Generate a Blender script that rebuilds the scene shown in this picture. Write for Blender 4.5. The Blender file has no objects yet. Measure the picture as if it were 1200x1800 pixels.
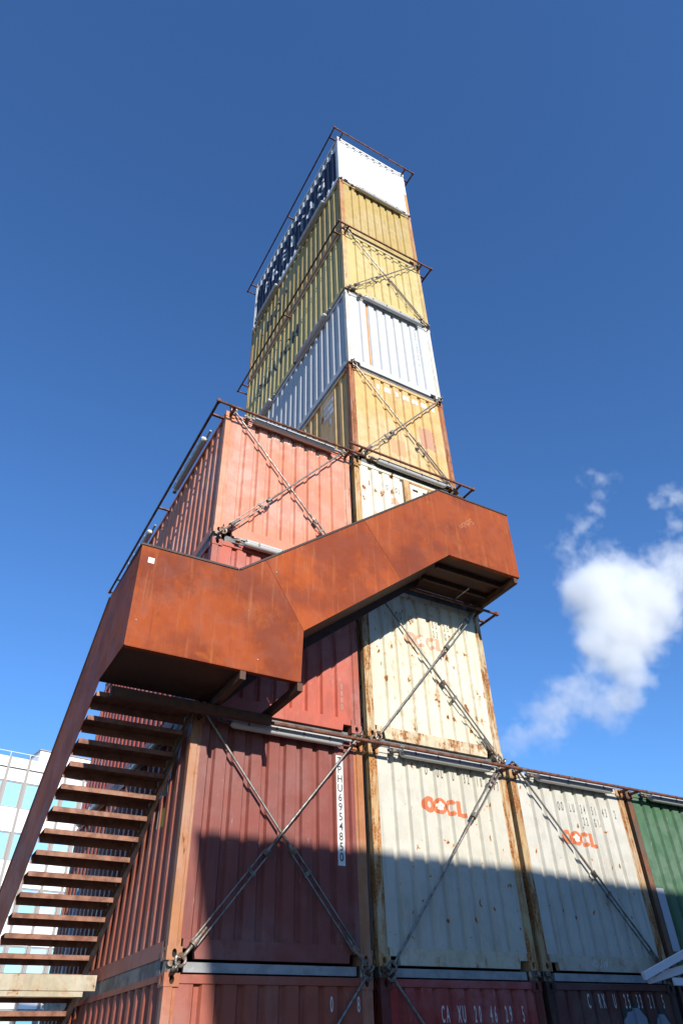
import bpy, bmesh, math, random
from mathutils import Vector, Matrix
random.seed(7)
S = bpy.context.scene
C = S.collection
R = math.radians

# ------------------------------------------------------------------ camera
cam = bpy.data.cameras.new('camera')
cam.sensor_fit = 'VERTICAL'; cam.sensor_height = 36.0; cam.sensor_width = 24.0
cam.lens = 24.345; cam.clip_end = 3000; cam.clip_start = 0.05
cam_o = bpy.data.objects.new('camera', cam); C.objects.link(cam_o)
YAW, PIT, ROL = 0.539293, 0.671002, -0.034062
fw = Vector((math.sin(YAW)*math.cos(PIT), math.cos(YAW)*math.cos(PIT), math.sin(PIT)))
rt = Vector((math.cos(YAW), -math.sin(YAW), 0)); up = rt.cross(fw)
rt2 = rt*math.cos(ROL)+up*math.sin(ROL); up2 = up*math.cos(ROL)-rt*math.sin(ROL)
M = Matrix((rt2, up2, -fw)).transposed().to_4x4()
M.translation = Vector((-5.1042, -8.0244, 1.8435))
cam_o.matrix_world = M
S.camera = cam_o

# ------------------------------------------------------------------ sky + sun
SUN_A = 0.088
SUN_DIR = Vector((SUN_A, 1.0, -0.42)).normalized()          # direction the light travels
elev = math.asin(-SUN_DIR.z)
w = bpy.data.worlds.new('World'); S.world = w; w.use_nodes = True
nt = w.node_tree; nt.nodes.clear()
sky = nt.nodes.new('ShaderNodeTexSky'); sky.sky_type = 'NISHITA'; sky.sun_disc = False
sky.sun_elevation = elev; sky.sun_rotation = R(180+5)
sky.altitude = 400; sky.air_density = 1.0; sky.dust_density = 0.0; sky.ozone_density = 7.0
bg = nt.nodes.new('ShaderNodeBackground'); bg.inputs[1].default_value = 0.15
ow = nt.nodes.new('ShaderNodeOutputWorld')
hs = nt.nodes.new('ShaderNodeHueSaturation'); hs.inputs['Saturation'].default_value = 1.05; hs.inputs['Hue'].default_value = 0.502
nt.links.new(sky.outputs[0], hs.inputs['Color']); nt.links.new(hs.outputs[0], bg.inputs[0]); nt.links.new(bg.outputs[0], ow.inputs[0])
sl = bpy.data.lights.new('sun', 'SUN'); sl.energy = 5.0; sl.angle = R(0.53); sl.color = (1.0, 0.93, 0.82)
so = bpy.data.objects.new('sun', sl); C.objects.link(so)
so.rotation_euler = SUN_DIR.to_track_quat('-Z', 'Y').to_euler(); so.location = (0, -30, 40)

S.view_settings.view_transform = 'Standard'; S.view_settings.look = 'None'
S.view_settings.exposure = 0.54; S.view_settings.gamma = 1.0
S.render.engine = 'CYCLES'
S.cycles.use_denoising = True
try: S.cycles.denoiser = 'OPENIMAGEDENOISE'
except Exception: pass
S.cycles.max_bounces = 12; S.cycles.diffuse_bounces = 4; S.cycles.glossy_bounces = 3
S.cycles.volume_bounces = 5; S.cycles.volume_step_rate = 0.5; S.cycles.volume_max_steps = 256

# ------------------------------------------------------------------ helpers
def lin(r, g, b, k=1.0):
    f = lambda c: ((c/255+0.055)/1.055)**2.4 if c/255 > 0.04045 else c/255/12.92
    return (f(r)*k, f(g)*k, f(b)*k, 1)

class MB:
    def __init__(s): s.v = []; s.f = []; s.m = []
    def add(s, vs, fs, mi=0):
        o = len(s.v); s.v += [tuple(v) for v in vs]
        s.f += [tuple(i+o for i in f) for f in fs]; s.m += [mi]*len(fs); return s
    def box(s, x0, x1, y0, y1, z0, z1, mi=0):
        return s.add([(x0,y0,z0),(x1,y0,z0),(x1,y1,z0),(x0,y1,z0),(x0,y0,z1),(x1,y0,z1),(x1,y1,z1),(x0,y1,z1)],
                     [(0,3,2,1),(4,5,6,7),(0,1,5,4),(1,2,6,5),(2,3,7,6),(3,0,4,7)], mi)
    def cbox(s, x0, x1, y0, y1, z0, z1, c=0.006, mi=0):        # box with a small chamfer on the four z edges and rims
        pts = [(x0+c,y0),(x1-c,y0),(x1,y0+c),(x1,y1-c),(x1-c,y1),(x0+c,y1),(x0,y1-c),(x0,y0+c)]
        n = 8; vs = [(p[0],p[1],z0) for p in pts]+[(p[0],p[1],z1) for p in pts]
        fs = [tuple(range(n-1,-1,-1)), tuple(range(n,2*n))]+[(i,(i+1)%n,n+(i+1)%n,n+i) for i in range(n)]
        return s.add(vs, fs, mi)
    def prism(s, pts, axis, a, b, mi=0):                       # closed polygon pts swept from a to b along an axis
        n = len(pts)
        P = {'x': lambda p, t: (t, p[0], p[1]), 'y': lambda p, t: (p[0], t, p[1]), 'z': lambda p, t: (p[0], p[1], t)}[axis]
        vs = [P(p, a) for p in pts]+[P(p, b) for p in pts]
        return s.add(vs, [tuple(range(n-1,-1,-1)), tuple(range(n,2*n))]+[(i,(i+1)%n,n+(i+1)%n,n+i) for i in range(n)], mi)
    def tube(s, p, q, r, n=10, r2=None, mi=0, cap=True):
        p = Vector(p); q = Vector(q); d = (q-p).normalized(); r2 = r if r2 is None else r2
        a = d.orthogonal().normalized(); b = d.cross(a)
        vs = [p+(a*math.cos(2*math.pi*i/n)+b*math.sin(2*math.pi*i/n))*r for i in range(n)]
        vs += [q+(a*math.cos(2*math.pi*i/n)+b*math.sin(2*math.pi*i/n))*r2 for i in range(n)]
        fs = [(i,(i+1)%n,n+(i+1)%n,n+i) for i in range(n)]
        if cap: fs += [tuple(range(n-1,-1,-1)), tuple(range(n,2*n))]
        return s.add(vs, fs, mi)
    def path(s, pts, r, n=8, mi=0):
        for a, b in zip(pts[:-1], pts[1:]): s.tube(a, b, r, n, mi=mi)
        return s
    def bar(s, p, q, wd, ht, side=(0,-1,0), mi=0):             # rectangular bar from p to q
        p = Vector(p); q = Vector(q); d = (q-p).normalized(); n = Vector(side); n = (n-d*n.dot(d)).normalized(); b = d.cross(n)
        o = [b*wd/2+n*ht/2, -b*wd/2+n*ht/2, -b*wd/2-n*ht/2, b*wd/2-n*ht/2]
        vs = [p+k for k in o]+[q+k for k in o]
        return s.add(vs, [(3,2,1,0),(4,5,6,7)]+[(i,(i+1)%4,4+(i+1)%4,4+i) for i in range(4)], mi)
    def torus(s, c, ax, R_, r, a0=0, a1=360, n=14, m=6, up=(0,0,1), mi=0):
        c = Vector(c); ax = Vector(ax).normalized(); u = Vector(up); u = (u-ax*u.dot(ax)).normalized(); v = ax.cross(u)
        pts = [c+(u*math.cos(R(a0+(a1-a0)*i/n))+v*math.sin(R(a0+(a1-a0)*i/n)))*R_ for i in range(n+1)]
        return s.path(pts, r, m, mi)
    def mesh(s, name, smooth=False):
        me = bpy.data.meshes.new(name); me.from_pydata(s.v, [], s.f)
        for i, p in enumerate(me.polygons):
            p.material_index = s.m[i]; p.use_smooth = smooth
        bm = bmesh.new(); bm.from_mesh(me); bmesh.ops.recalc_face_normals(bm, faces=bm.faces); bm.to_mesh(me); bm.free()
        if smooth:
            try: me.set_sharp_from_angle(angle=R(40))
            except Exception: pass
        return me
    def build(s, name, mat, parent=None, smooth=False, extra=()):
        me = s.mesh(name, smooth); me.materials.append(mat)
        for e in extra: me.materials.append(e)
        return link(name, me, parent)

def link(name, me, parent=None, loc=None, scale=None, mat=None):
    o = bpy.data.objects.new(name, me); C.objects.link(o)
    if parent: o.parent = parent
    if loc: o.location = loc
    if scale: o.scale = scale
    if mat is not None:
        o.material_slots[0].link = 'OBJECT'; o.material_slots[0].material = mat
    return o
def tag(o, label, cat, group=None, kind=None):
    if label: o['label'] = label
    if cat: o['category'] = cat
    if group: o['group'] = group
    if kind: o['kind'] = kind
    return o
def thing(name, label, cat, loc=(0,0,0), group=None, rz=0):
    o = bpy.data.objects.new(name, None); C.objects.link(o); o.location = loc; o.rotation_euler = (0,0,rz)
    o.empty_display_size = 0.2
    return tag(o, label, cat, group)

# ------------------------------------------------------------------ materials
def newmat(name):
    m = bpy.data.materials.new(name); m.use_nodes = True
    n = m.node_tree.nodes; b = n['Principled BSDF']
    return m, m.node_tree, n, m.node_tree.links, b
def N(n, t, **k):
    x = n.new(t)
    for a, v in k.items():
        if a == 'ins':
            for i, val in v.items(): x.inputs[i].default_value = val
        else: setattr(x, a, v)
    return x
def noise(n, l, vec, scale, detail=6, rough=0.6, stretch=None, off=(0,0,0), dist=0):
    mp = N(n, 'ShaderNodeMapping'); l.new(vec, mp.inputs[0])
    mp.inputs[1].default_value = off
    if stretch: mp.inputs[3].default_value = stretch
    t = N(n, 'ShaderNodeTexNoise'); t.inputs['Scale'].default_value = scale; t.inputs['Detail'].default_value = detail
    t.inputs['Roughness'].default_value = rough; t.inputs['Distortion'].default_value = dist
    l.new(mp.outputs[0], t.inputs[0]); return t.outputs['Fac']
def ramp(n, l, fac, a, b, lo=0.0, hi=1.0):
    r = N(n, 'ShaderNodeMapRange'); r.inputs[1].default_value = a; r.inputs[2].default_value = b
    r.inputs[3].default_value = lo; r.inputs[4].default_value = hi; r.clamp = True
    r.interpolation_type = 'SMOOTHSTEP'
    l.new(fac, r.inputs[0]); return r.outputs[0]
def mix(n, l, fac, a, b, mode='MIX'):
    x = N(n, 'ShaderNodeMix'); x.data_type = 'RGBA'; x.blend_type = mode; x.clamp_factor = True
    for i, v in ((0, fac), (6, a), (7, b)):
        if hasattr(v, 'is_output') or isinstance(v, bpy.types.NodeSocket): l.new(v, x.inputs[i])
        else: x.inputs[i].default_value = v
    return x.outputs[2]
def math_(n, l, op, a, b):
    x = N(n, 'ShaderNodeMath'); x.operation = op; x.use_clamp = False
    for i, v in enumerate((a, b)):
        if isinstance(v, bpy.types.NodeSocket): l.new(v, x.inputs[i])
        else: x.inputs[i].default_value = v
    return x.outputs[0]

def paint(name, col, rust=0.3, streak=0.35, spots=0.0, fade=0.25, rough=0.55, seed=0, rustcol=((0.20,0.075,0.025,1),(0.055,0.022,0.012,1)), chip=0.4, patch=None, vert=1.0, sscale=5.2, grime=0.4):
    """Weathered container paint: sun-faded patches, dirt runs, rust blooms with runs, chips and scratches."""
    m, t, n, l, b = newmat(name)
    col = tuple(c*0.69 for c in col[:3])
    pos = N(n, 'ShaderNodeNewGeometry').outputs['Position']
    o = (seed*3.7, seed*1.9, seed*2.3)
    big = noise(n, l, pos, 0.9, 5, 0.55, off=o)
    mid = noise(n, l, pos, 4.5, 8, 0.65, off=o)
    fine = noise(n, l, pos, 38, 6, 0.7, off=o)
    run = noise(n, l, pos, 9, 5, 0.6, stretch=(1, 1, 0.06), off=o)
    c0 = (col[0], col[1], col[2], 1)
    lum = 0.35*col[0]+0.5*col[1]+0.15*col[2]
    pale = tuple(min(0.86, c*(1-fade)+fade*(lum*1.2+0.12)) for c in col[:3])+(1,)
    deep = tuple(c*(1-0.45*min(1, fade*2)) for c in col[:3])+(1,)
    c = mix(n, l, ramp(n, l, big, 0.42, 0.66), c0, pale)
    c = mix(n, l, ramp(n, l, mid, 0.56, 0.40, 0, 0.55), c, deep)
    c = mix(n, l, ramp(n, l, run, 0.56, 0.72, 0, streak), c, (col[0]*0.42+0.01, col[1]*0.38+0.008, col[2]*0.34+0.006, 1))
    if patch is not None:
        c = mix(n, l, ramp(n, l, noise(n, l, pos, 2.2, 3, 0.5, off=(5+seed, 2, 1)), 0.60, 0.64, 0, 0.55), c, patch)
    # rust: blooms + runs
    rb = noise(n, l, pos, 6.0, 10, 0.72, off=(o[0]+9, o[1], o[2]), dist=0.3, stretch=(1, 1, vert))
    rs = noise(n, l, pos, 14, 6, 0.65, stretch=(1, 1, 0.10), off=(o[0], o[1]+4, o[2]))
    rr = math_(n, l, 'ADD', math_(n, l, 'MULTIPLY', rb, 0.62), math_(n, l, 'MULTIPLY', rs, 0.38))
    th = 0.70-0.27*rust
    mask = ramp(n, l, rr, th, th+0.035)
    halo = ramp(n, l, rr, th-0.07, th+0.01, 0, 0.55)
    rc = mix(n, l, ramp(n, l, fine, 0.38, 0.62), rustcol[0], rustcol[1])
    c = mix(n, l, halo, c, (col[0]*0.45+0.16, col[1]*0.36+0.05, col[2]*0.25+0.01, 1))
    c = mix(n, l, mask, c, rc)
    allm = mask
    if spots > 0:
        v = N(n, 'ShaderNodeTexVoronoi'); v.feature = 'F1'; v.inputs['Scale'].default_value = 1.0
        mp = N(n, 'ShaderNodeMapping'); mp.inputs[3].default_value = (sscale, sscale, sscale*0.55); mp.inputs[1].default_value = o
        wv = N(n, 'ShaderNodeVectorMath'); wv.operation = 'ADD'
        wn = N(n, 'ShaderNodeTexNoise'); wn.inputs['Scale'].default_value = 7; wn.inputs['Detail'].default_value = 4; l.new(pos, wn.inputs[0])
        ws = N(n, 'ShaderNodeVectorMath'); ws.operation = 'SCALE'; ws.inputs[3].default_value = 0.22; l.new(wn.outputs['Color'], ws.inputs[0])
        l.new(pos, wv.inputs[0]); l.new(ws.outputs[0], wv.inputs[1]); l.new(wv.outputs[0], mp.inputs[0]); l.new(mp.outputs[0], v.inputs['Vector'])
        sep = N(n, 'ShaderNodeSeparateColor'); l.new(v.outputs['Color'], sep.inputs[0])
        rad = ramp(n, l, sep.outputs[0], 1-spots, 1.0, 0.0, 0.30)
        sm = math_(n, l, 'SUBTRACT', rad, v.outputs['Distance'])
        spm = ramp(n, l, sm, 0.0, 0.05); sph = ramp(n, l, sm, -0.13, 0.01, 0, 0.65)
        sph = math_(n, l, 'MULTIPLY', sph, ramp(n, l, rad, 0.01, 0.05))
        c = mix(n, l, sph, c, (0.50, 0.24, 0.07, 1)); c = mix(n, l, spm, c, rc)
        allm = math_(n, l, 'MAXIMUM', mask, spm)
    sc = noise(n, l, pos, 30, 3, 0.5, stretch=(1, 1, 0.16), off=(o[0], 7, o[2]))
    c = mix(n, l, ramp(n, l, sc, 0.71, 0.75, 0, chip), c, (min(0.8, col[0]*0.6+0.3), min(0.8, col[1]*0.6+0.28), min(0.8, col[2]*0.6+0.26), 1))
    sf = noise(n, l, pos, 46, 3, 0.55, stretch=(0.35, 1, 1), off=(2, o[1], 5), dist=1.2)
    sg = noise(n, l, pos, 1.7, 4, 0.6, off=(o[1], 3, o[0]))
    sm2 = math_(n, l, 'MULTIPLY', ramp(n, l, sf, 0.68, 0.73, 0, 0.75), ramp(n, l, sg, 0.47, 0.58))
    c = mix(n, l, sm2, c, (col[0]*0.30+0.012, col[1]*0.26+0.008, col[2]*0.24+0.006, 1))
    gr = noise(n, l, pos, 2.6, 10, 0.75, off=(o[2], o[0], 1), stretch=(1, 1, 0.45))
    c = mix(n, l, ramp(n, l, gr, 0.50, 0.72, 0, grime), c, (col[0]*0.50+0.01, col[1]*0.46+0.01, col[2]*0.42+0.008, 1))
    l.new(c, b.inputs['Base Color'])
    l.new(math_(n, l, 'ADD', math_(n, l, 'MULTIPLY', allm, 0.3), ramp(n, l, mid, 0.3, 0.7, rough-0.08, rough+0.12)), b.inputs['Roughness'])
    b.inputs['Specular IOR Level'].default_value = 0.35
    h = math_(n, l, 'ADD', math_(n, l, 'MULTIPLY', big, 0.030), math_(n, l, 'MULTIPLY', mid, 0.006))
    h = math_(n, l, 'SUBTRACT', h, math_(n, l, 'MULTIPLY', allm, 0.0018))
    h = math_(n, l, 'ADD', h, math_(n, l, 'MULTIPLY', fine, 0.0007))
    bp = N(n, 'ShaderNodeBump'); bp.inputs['Strength'].default_value = 0.55; bp.inputs['Distance'].default_value = 1.0
    l.new(h, bp.inputs['Height']); l.new(bp.outputs[0], b.inputs['Normal'])
    return m

def steel(name, col, col2=None, rough=0.45, metal=0.7, rust=0.0, scale=12):
    m, t, n, l, b = newmat(name)
    pos = N(n, 'ShaderNodeNewGeometry').outputs['Position']
    a = noise(n, l, pos, scale, 6, 0.65)
    col2 = col2 or tuple(c*0.6 for c in col[:3])+(1,)
    c = mix(n, l, ramp(n, l, a, 0.4, 0.62), col, col2)
    if rust > 0:
        rn = noise(n, l, pos, scale*1.6, 8, 0.7, off=(3, 1, 2))
        mk = ramp(n, l, rn, 0.66-0.25*rust, 0.72-0.25*rust)
        c = mix(n, l, mk, c, (0.16, 0.06, 0.025, 1))
        l.new(math_(n, l, 'MULTIPLY', math_(n, l, 'SUBTRACT', 1.0, mk), metal), b.inputs['Metallic'])
    else: b.inputs['Metallic'].default_value = metal
    l.new(c, b.inputs['Base Color'])
    l.new(ramp(n, l, a, 0.3, 0.7, rough-0.08, rough+0.15), b.inputs['Roughness'])
    bp = N(n, 'ShaderNodeBump'); bp.inputs['Strength'].default_value = 0.3; bp.inputs['Distance'].default_value = 0.004
    l.new(a, bp.inputs['Height']); l.new(bp.outputs[0], b.inputs['Normal'])
    return m

def flat(name, col, rough=0.6, wear=0.35, metal=0.0):
    """Lettering and stickers: even colour, lightly worn."""
    m, t, n, l, b = newmat(name)
    pos = N(n, 'ShaderNodeNewGeometry').outputs['Position']
    a = noise(n, l, pos, 24, 7, 0.7)
    c = mix(n, l, ramp(n, l, a, 0.52, 0.7, 0, wear), col, tuple(x*0.55+0.10 for x in col[:3])+(1,))
    l.new(c, b.inputs['Base Color']); b.inputs['Roughness'].default_value = rough; b.inputs['Metallic'].default_value = metal
    return m

def corten(name, k=0.0):
    m, t, n, l, b = newmat(name)
    pos = N(n, 'ShaderNodeNewGeometry').outputs['Position']
    big = noise(n, l, pos, 1.1, 6, 0.6, off=(k*7, k*3, k)); mid = noise(n, l, pos, 3.6, 10, 0.70, dist=0.6)
    fine = noise(n, l, pos, 60, 5, 0.7); run = noise(n, l, pos, 15, 6, 0.62, stretch=(1, 1, 0.06))
    c = mix(n, l, ramp(n, l, big, 0.38, 0.60), (0.155*(1+k), 0.026*(1+k), 0.006, 1), (0.255*(1+k), 0.047*(1+k), 0.007, 1))
    c = mix(n, l, ramp(n, l, mid, 0.55, 0.76, 0, 0.5), c, (0.36, 0.092, 0.016, 1))
    c = mix(n, l, ramp(n, l, mid, 0.46, 0.30, 0, 0.55), c, (0.12, 0.025, 0.009, 1))
    c = mix(n, l, ramp(n, l, run, 0.55, 0.74, 0, 0.7), c, (0.31, 0.100, 0.028, 1))
    c = mix(n, l, ramp(n, l, run, 0.44, 0.30, 0, 0.5), c, (0.15, 0.026, 0.007, 1))
    c = mix(n, l, ramp(n, l, fine, 0.54, 0.7, 0, 0.4), c, (0.12, 0.028, 0.010, 1))
    blotch = noise(n, l, pos, 1.9, 9, 0.72, off=(k*5+2, 1, 4), stretch=(1, 1, 0.7))
    c = mix(n, l, ramp(n, l, blotch, 0.54, 0.70, 0, 0.38), c, (0.34, 0.085, 0.015, 1))
    c = mix(n, l, ramp(n, l, blotch, 0.44, 0.33, 0, 0.6), c, (0.13, 0.026, 0.009, 1))
    pale = noise(n, l, pos, 70, 2, 0.4, stretch=(1, 1, 0.22), off=(4, 2, 8))
    c = mix(n, l, ramp(n, l, pale, 0.80, 0.82, 0, 0.35), c, (0.45, 0.30, 0.20, 1))
    l.new(c, b.inputs['Base Color'])
    l.new(ramp(n, l, mid, 0.3, 0.7, 0.62, 0.85), b.inputs['Roughness']); b.inputs['Specular IOR Level'].default_value = 0.3
    h = math_(n, l, 'ADD', math_(n, l, 'MULTIPLY', mid, 0.003), math_(n, l, 'MULTIPLY', fine, 0.0012))
    h = math_(n, l, 'ADD', h, math_(n, l, 'MULTIPLY', big, 0.02))
    bp = N(n, 'ShaderNodeBump'); bp.inputs['Strength'].default_value = 0.5; bp.inputs['Distance'].default_value = 1.0
    l.new(h, bp.inputs['Height']); l.new(bp.outputs[0], b.inputs['Normal'])
    return m

MT = {}
MT['corten'] = corten('corten_sheet')
MT['corten2'] = corten('corten_sheet_bright', 0.14); MT['corten3'] = corten('corten_sheet_deep', -0.06)
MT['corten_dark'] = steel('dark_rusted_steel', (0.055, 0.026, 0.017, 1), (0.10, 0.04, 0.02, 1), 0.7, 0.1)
MT['cap'] = steel('blackened_cap', (0.03, 0.022, 0.02, 1), (0.05, 0.03, 0.022, 1), 0.6, 0.2)
MT['pipe'] = steel('rusted_pipe', (0.17, 0.06, 0.03, 1), (0.07, 0.028, 0.018, 1), 0.65, 0.2, scale=9)
MT['galv'] = steel('galvanised_rod', (0.30, 0.285, 0.26, 1), (0.17, 0.155, 0.135, 1), 0.45, 0.75, rust=0.25)
MT['galv_dark'] = steel('dull_forged_steel', (0.22, 0.20, 0.17, 1), (0.12, 0.10, 0.08, 1), 0.5, 0.6, rust=0.5)
MT['spacer'] = steel('grey_spacer_steel', (0.13, 0.135, 0.14, 1), (0.08, 0.082, 0.085, 1), 0.6, 0.2, rust=0.25, scale=5)
MT['spacer_pale'] = steel('pale_spacer_steel', (0.27, 0.28, 0.285, 1), (0.20, 0.21, 0.215, 1), 0.6, 0.0, rust=0.1, scale=5)
MT['beige'] = paint('beige_beam_paint', lin(206, 194, 164, 0.82), rust=0.42, streak=0.3, seed=31)
MT['diff'] = flat('lamp_diffuser', (0.44, 0.44, 0.43, 1), 0.25, 0.25)
MT['housing'] = flat('lamp_housing', (0.40, 0.40, 0.38, 1), 0.5, 0.35)
MT['clip'] = flat('lamp_clip', (0.22, 0.22, 0.22, 1), 0.35, 0.2, 0.8)
MT['hole'] = flat('casting_hole', (0.012, 0.010, 0.009, 1), 0.9, 0.0)
MT['timber'] = flat('container_floor_timber', (0.10, 0.07, 0.045, 1), 0.8, 0.4)
MT['black'] = flat('black_lettering', (0.022, 0.022, 0.026, 1), 0.6, 0.2)
MT['ghost'] = flat('faded_black_lettering', (0.26, 0.25, 0.22, 1), 0.7, 0.6)
MT['white'] = flat('white_lettering', (0.58, 0.57, 0.55, 1), 0.6, 0.3)
MT['sticker'] = flat('white_sticker', (0.58, 0.57, 0.54, 1), 0.5, 0.2)
MT['yellow'] = flat('yellow_sticker', (0.62, 0.42, 0.04, 1), 0.5, 0.3)
MT['logo'] = flat('orange_red_logo', (0.46, 0.125, 0.045, 1), 0.55, 0.25)
MT['logo_worn'] = flat('worn_red_logo', (0.50, 0.29, 0.19, 1), 0.7, 1.0)
MT['flower'] = flat('logo_flower', (0.72, 0.66, 0.54, 1), 0.6, 0.2)
MT['navy'] = paint('navy_panel', (0.010, 0.018, 0.050), rust=0.0, streak=0.2, seed=5, chip=0.5, fade=0.05)
MT['lilac'] = flat('overpainted_patch', lin(200, 150, 120, 0.68), 0.6, 0.5)
MT['lilac2'] = flat('overpainted_patch_dull', lin(208, 164, 118, 0.68), 0.6, 0.5)
MT['ruststreak'] = flat('rust_run', (0.42, 0.20, 0.06, 1), 0.75, 0.6)
MT['grey_sheet'] = flat('weathered_grey_sheet', (0.36, 0.38, 0.42, 1), 0.7, 0.5)
MT['blue_spray'] = flat('blue_spray_paint', (0.17, 0.22, 0.29, 1), 0.5, 0.6)
MT['scratch'] = flat('scratched_bare_rust', (0.40, 0.19, 0.09, 1), 0.7, 0.2)
MT['whitewood'] = flat('white_painted_timber', (0.62, 0.62, 0.66, 1), 0.6, 0.3)

# ------------------------------------------------------------------ the setting
def ground():
    m, t, n, l, b = newmat('asphalt')
    pos = N(n, 'ShaderNodeNewGeometry').outputs['Position']
    a = noise(n, l, pos, 0.6, 6, 0.6); f = noise(n, l, pos, 60, 4, 0.7)
    c = mix(n, l, ramp(n, l, a, 0.35, 0.65), (0.075, 0.073, 0.07, 1), (0.11, 0.107, 0.10, 1))
    c = mix(n, l, ramp(n, l, f, 0.55, 0.7, 0, 0.5), c, (0.16, 0.155, 0.15, 1))
    l.new(c, b.inputs['Base Color']); b.inputs['Roughness'].default_value = 0.9
    mb = MB(); k = 12; s = 1600/k
    for i in range(k):
        for j in range(k):
            x, y = -800+i*s, -800+j*s
            mb.add([(x,y,0),(x+s,y,0),(x+s,y+s,0),(x,y+s,0)], [(0,1,2,3)])
    o = mb.build('ground', m); o['kind'] = 'structure'
ground()

# ------------------------------------------------------------------ containers
W, H, L, PZ = 2.438, 2.591, 6.058, 2.6963
GAP = PZ-H
COLX = {'A': -(W+0.094), 'B': 0.0, 'C': W+0.075, 'D': 2*W+0.155}

def corr(u0, u1, n, outer, slope, inner, depth, base, skip=()):
    """breakpoints (u, depth) of a trapezoid corrugation; skip = [(a,b)] stretches left flat"""
    p = (u1-u0)/n; k = p/(outer+2*slope+inner); outer *= k; slope *= k; inner *= k
    pts = [(u0, base)]
    for i in range(n):
        s = u0+i*p
        a = s+outer/2
        if any(x0 < a+slope and a < x1 for x0, x1 in skip): continue
        pts += [(a, base), (a+slope, base+depth), (a+slope+inner, base+depth), (a+2*slope+inner, base)]
    pts.append((u1, base))
    return pts
def end_prof(sh):
    p = corr(0.245+sh, 2.145+sh, 8, 0.140, 0.024, 0.050, 0.040, 0.020)
    if sh < -0.05: p = p[:-1]+[(2.145+sh+0.070, 0.02), (2.145+sh+0.094, 0.060), (2.145+sh+0.144, 0.060), (2.145+sh+0.168, 0.02)]
    return [(0.14, 0.020)]+p+[(W-0.14, 0.020)]
END = end_prof(0.0); END1 = end_prof(-0.07)
SIDE = corr(0.14, L-0.14, 21, 0.080, 0.050, 0.085, 0.042, 0.016)
SIDE_FLAT = corr(0.14, L-0.14, 21, 0.080, 0.050, 0.085, 0.042, 0.016, skip=[(0.62, 1.16)])
def prof(P, u):
    if u <= P[0][0]: return P[0][1]
    for (a, da), (b, db) in zip(P[:-1], P[1:]):
        if a <= u <= b: return da+(db-da)*(u-a)/max(1e-9, b-a)
    return P[-1][1]
def wall_mesh(P, z0, z1, axis, name):
    mb = MB(); zs = [z0, z0+(z1-z0)*0.5, z1]
    for (a, da), (b, db) in zip(P[:-1], P[1:]):
        for q0, q1 in ((zs[0], zs[1]), (zs[1], zs[2])):
            if axis == 'x': vs = [(a,da,q0),(b,db,q0),(b,db,q1),(a,da,q1)]
            else: vs = [(da,a,q0),(db,b,q0),(db,b,q1),(da,a,q1)]
            mb.add(vs, [(0,1,2,3)] if axis == 'x' else [(3,2,1,0)])
            e = (0, 0.004, 0) if axis == 'x' else (0.004, 0, 0)
            mb.add([tuple(p+q for p, q in zip(v, e)) for v in vs], [(3,2,1,0)] if axis == 'x' else [(0,1,2,3)])
    me = bpy.data.meshes.new(name); me.from_pydata(mb.v, [], mb.f)
    bm = bmesh.new(); bm.from_mesh(me); bmesh.ops.remove_doubles(bm, verts=bm.verts, dist=1e-5)
    bm.to_mesh(me); bm.free(); return me
PLACE = bpy.data.materials.new('steel_default')
def shared(me):
    if not me.materials: me.materials.append(PLACE)
    return me
def casting_mesh():
    mb = MB(); X, Y, Z = 0.162, 0.178, 0.118
    n = 16
    def face(fn, a, b, oa, ob):        # ring from rectangle a x b to an oval hole, plus the hole tube
        outer = []
        for i in range(n):
            t = 2*math.pi*(i+0.5)/n; cx, cy = math.cos(t), math.sin(t)
            k = 1/max(abs(cx), abs(cy)); outer.append((a/2+cx*k*a/2, b/2+cy*k*b/2))
        # snap the four nearest points to the corners
        for (qx, qy) in ((0,0),(a,0),(a,b),(0,b)):
            j = min(range(n), key=lambda i: (outer[i][0]-qx)**2+(outer[i][1]-qy)**2); outer[j] = (qx, qy)
        oval = [(a/2+math.cos(2*math.pi*(i+0.5)/n)*oa/2, b/2+math.sin(2*math.pi*(i+0.5)/n)*ob/2) for i in range(n)]
        vs = [fn(p, 0) for p in outer]+[fn(p, 0) for p in oval]
        mb.add(vs, [(i, (i+1)%n, n+(i+1)%n, n+i) for i in range(n)])
        vs = [fn(p, 0) for p in oval]+[fn(p, 0.05) for p in oval]
        mb.add(vs, [(i, (i+1)%n, n+(i+1)%n, n+i) for i in range(n)], 0)
        mb.add([fn(p, 0.05) for p in oval], [tuple(range(n))], 1)
    face(lambda p, d: (p[0], d, p[1]), X, Z, 0.052, 0.080)      # front
    face(lambda p, d: (d, p[0], p[1]), Y, Z, 0.052, 0.080)      # side
    mb.add([(0,0,0),(X,0,0),(X,Y,0),(0,Y,0)], [(0,1,2,3)]); mb.add([(0,0,Z),(X,0,Z),(X,Y,Z),(0,Y,Z)], [(0,1,2,3)])
    mb.add([(X,0,0),(X,Y,0),(X,Y,Z),(X,0,Z)], [(0,1,2,3)]); mb.add([(0,Y,0),(X,Y,0),(X,Y,Z),(0,Y,Z)], [(0,1,2,3)])
    me = mb.mesh('corner_casting'); me.materials.append(PLACE); me.materials.append(MT['hole']); return me
def post_mesh():
    mb = MB()
    pr = [(0.008,0.008),(0.098,0.006),(0.108,0.022),(0.146,0.022),(0.146,0.060),(0.060,0.060),(0.060,0.146),(0.022,0.146),(0.022,0.112),(0.006,0.100)]
    mb.prism(pr, 'z', 0.118, H-0.118)
    return shared(mb.mesh('corner_post'))
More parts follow.
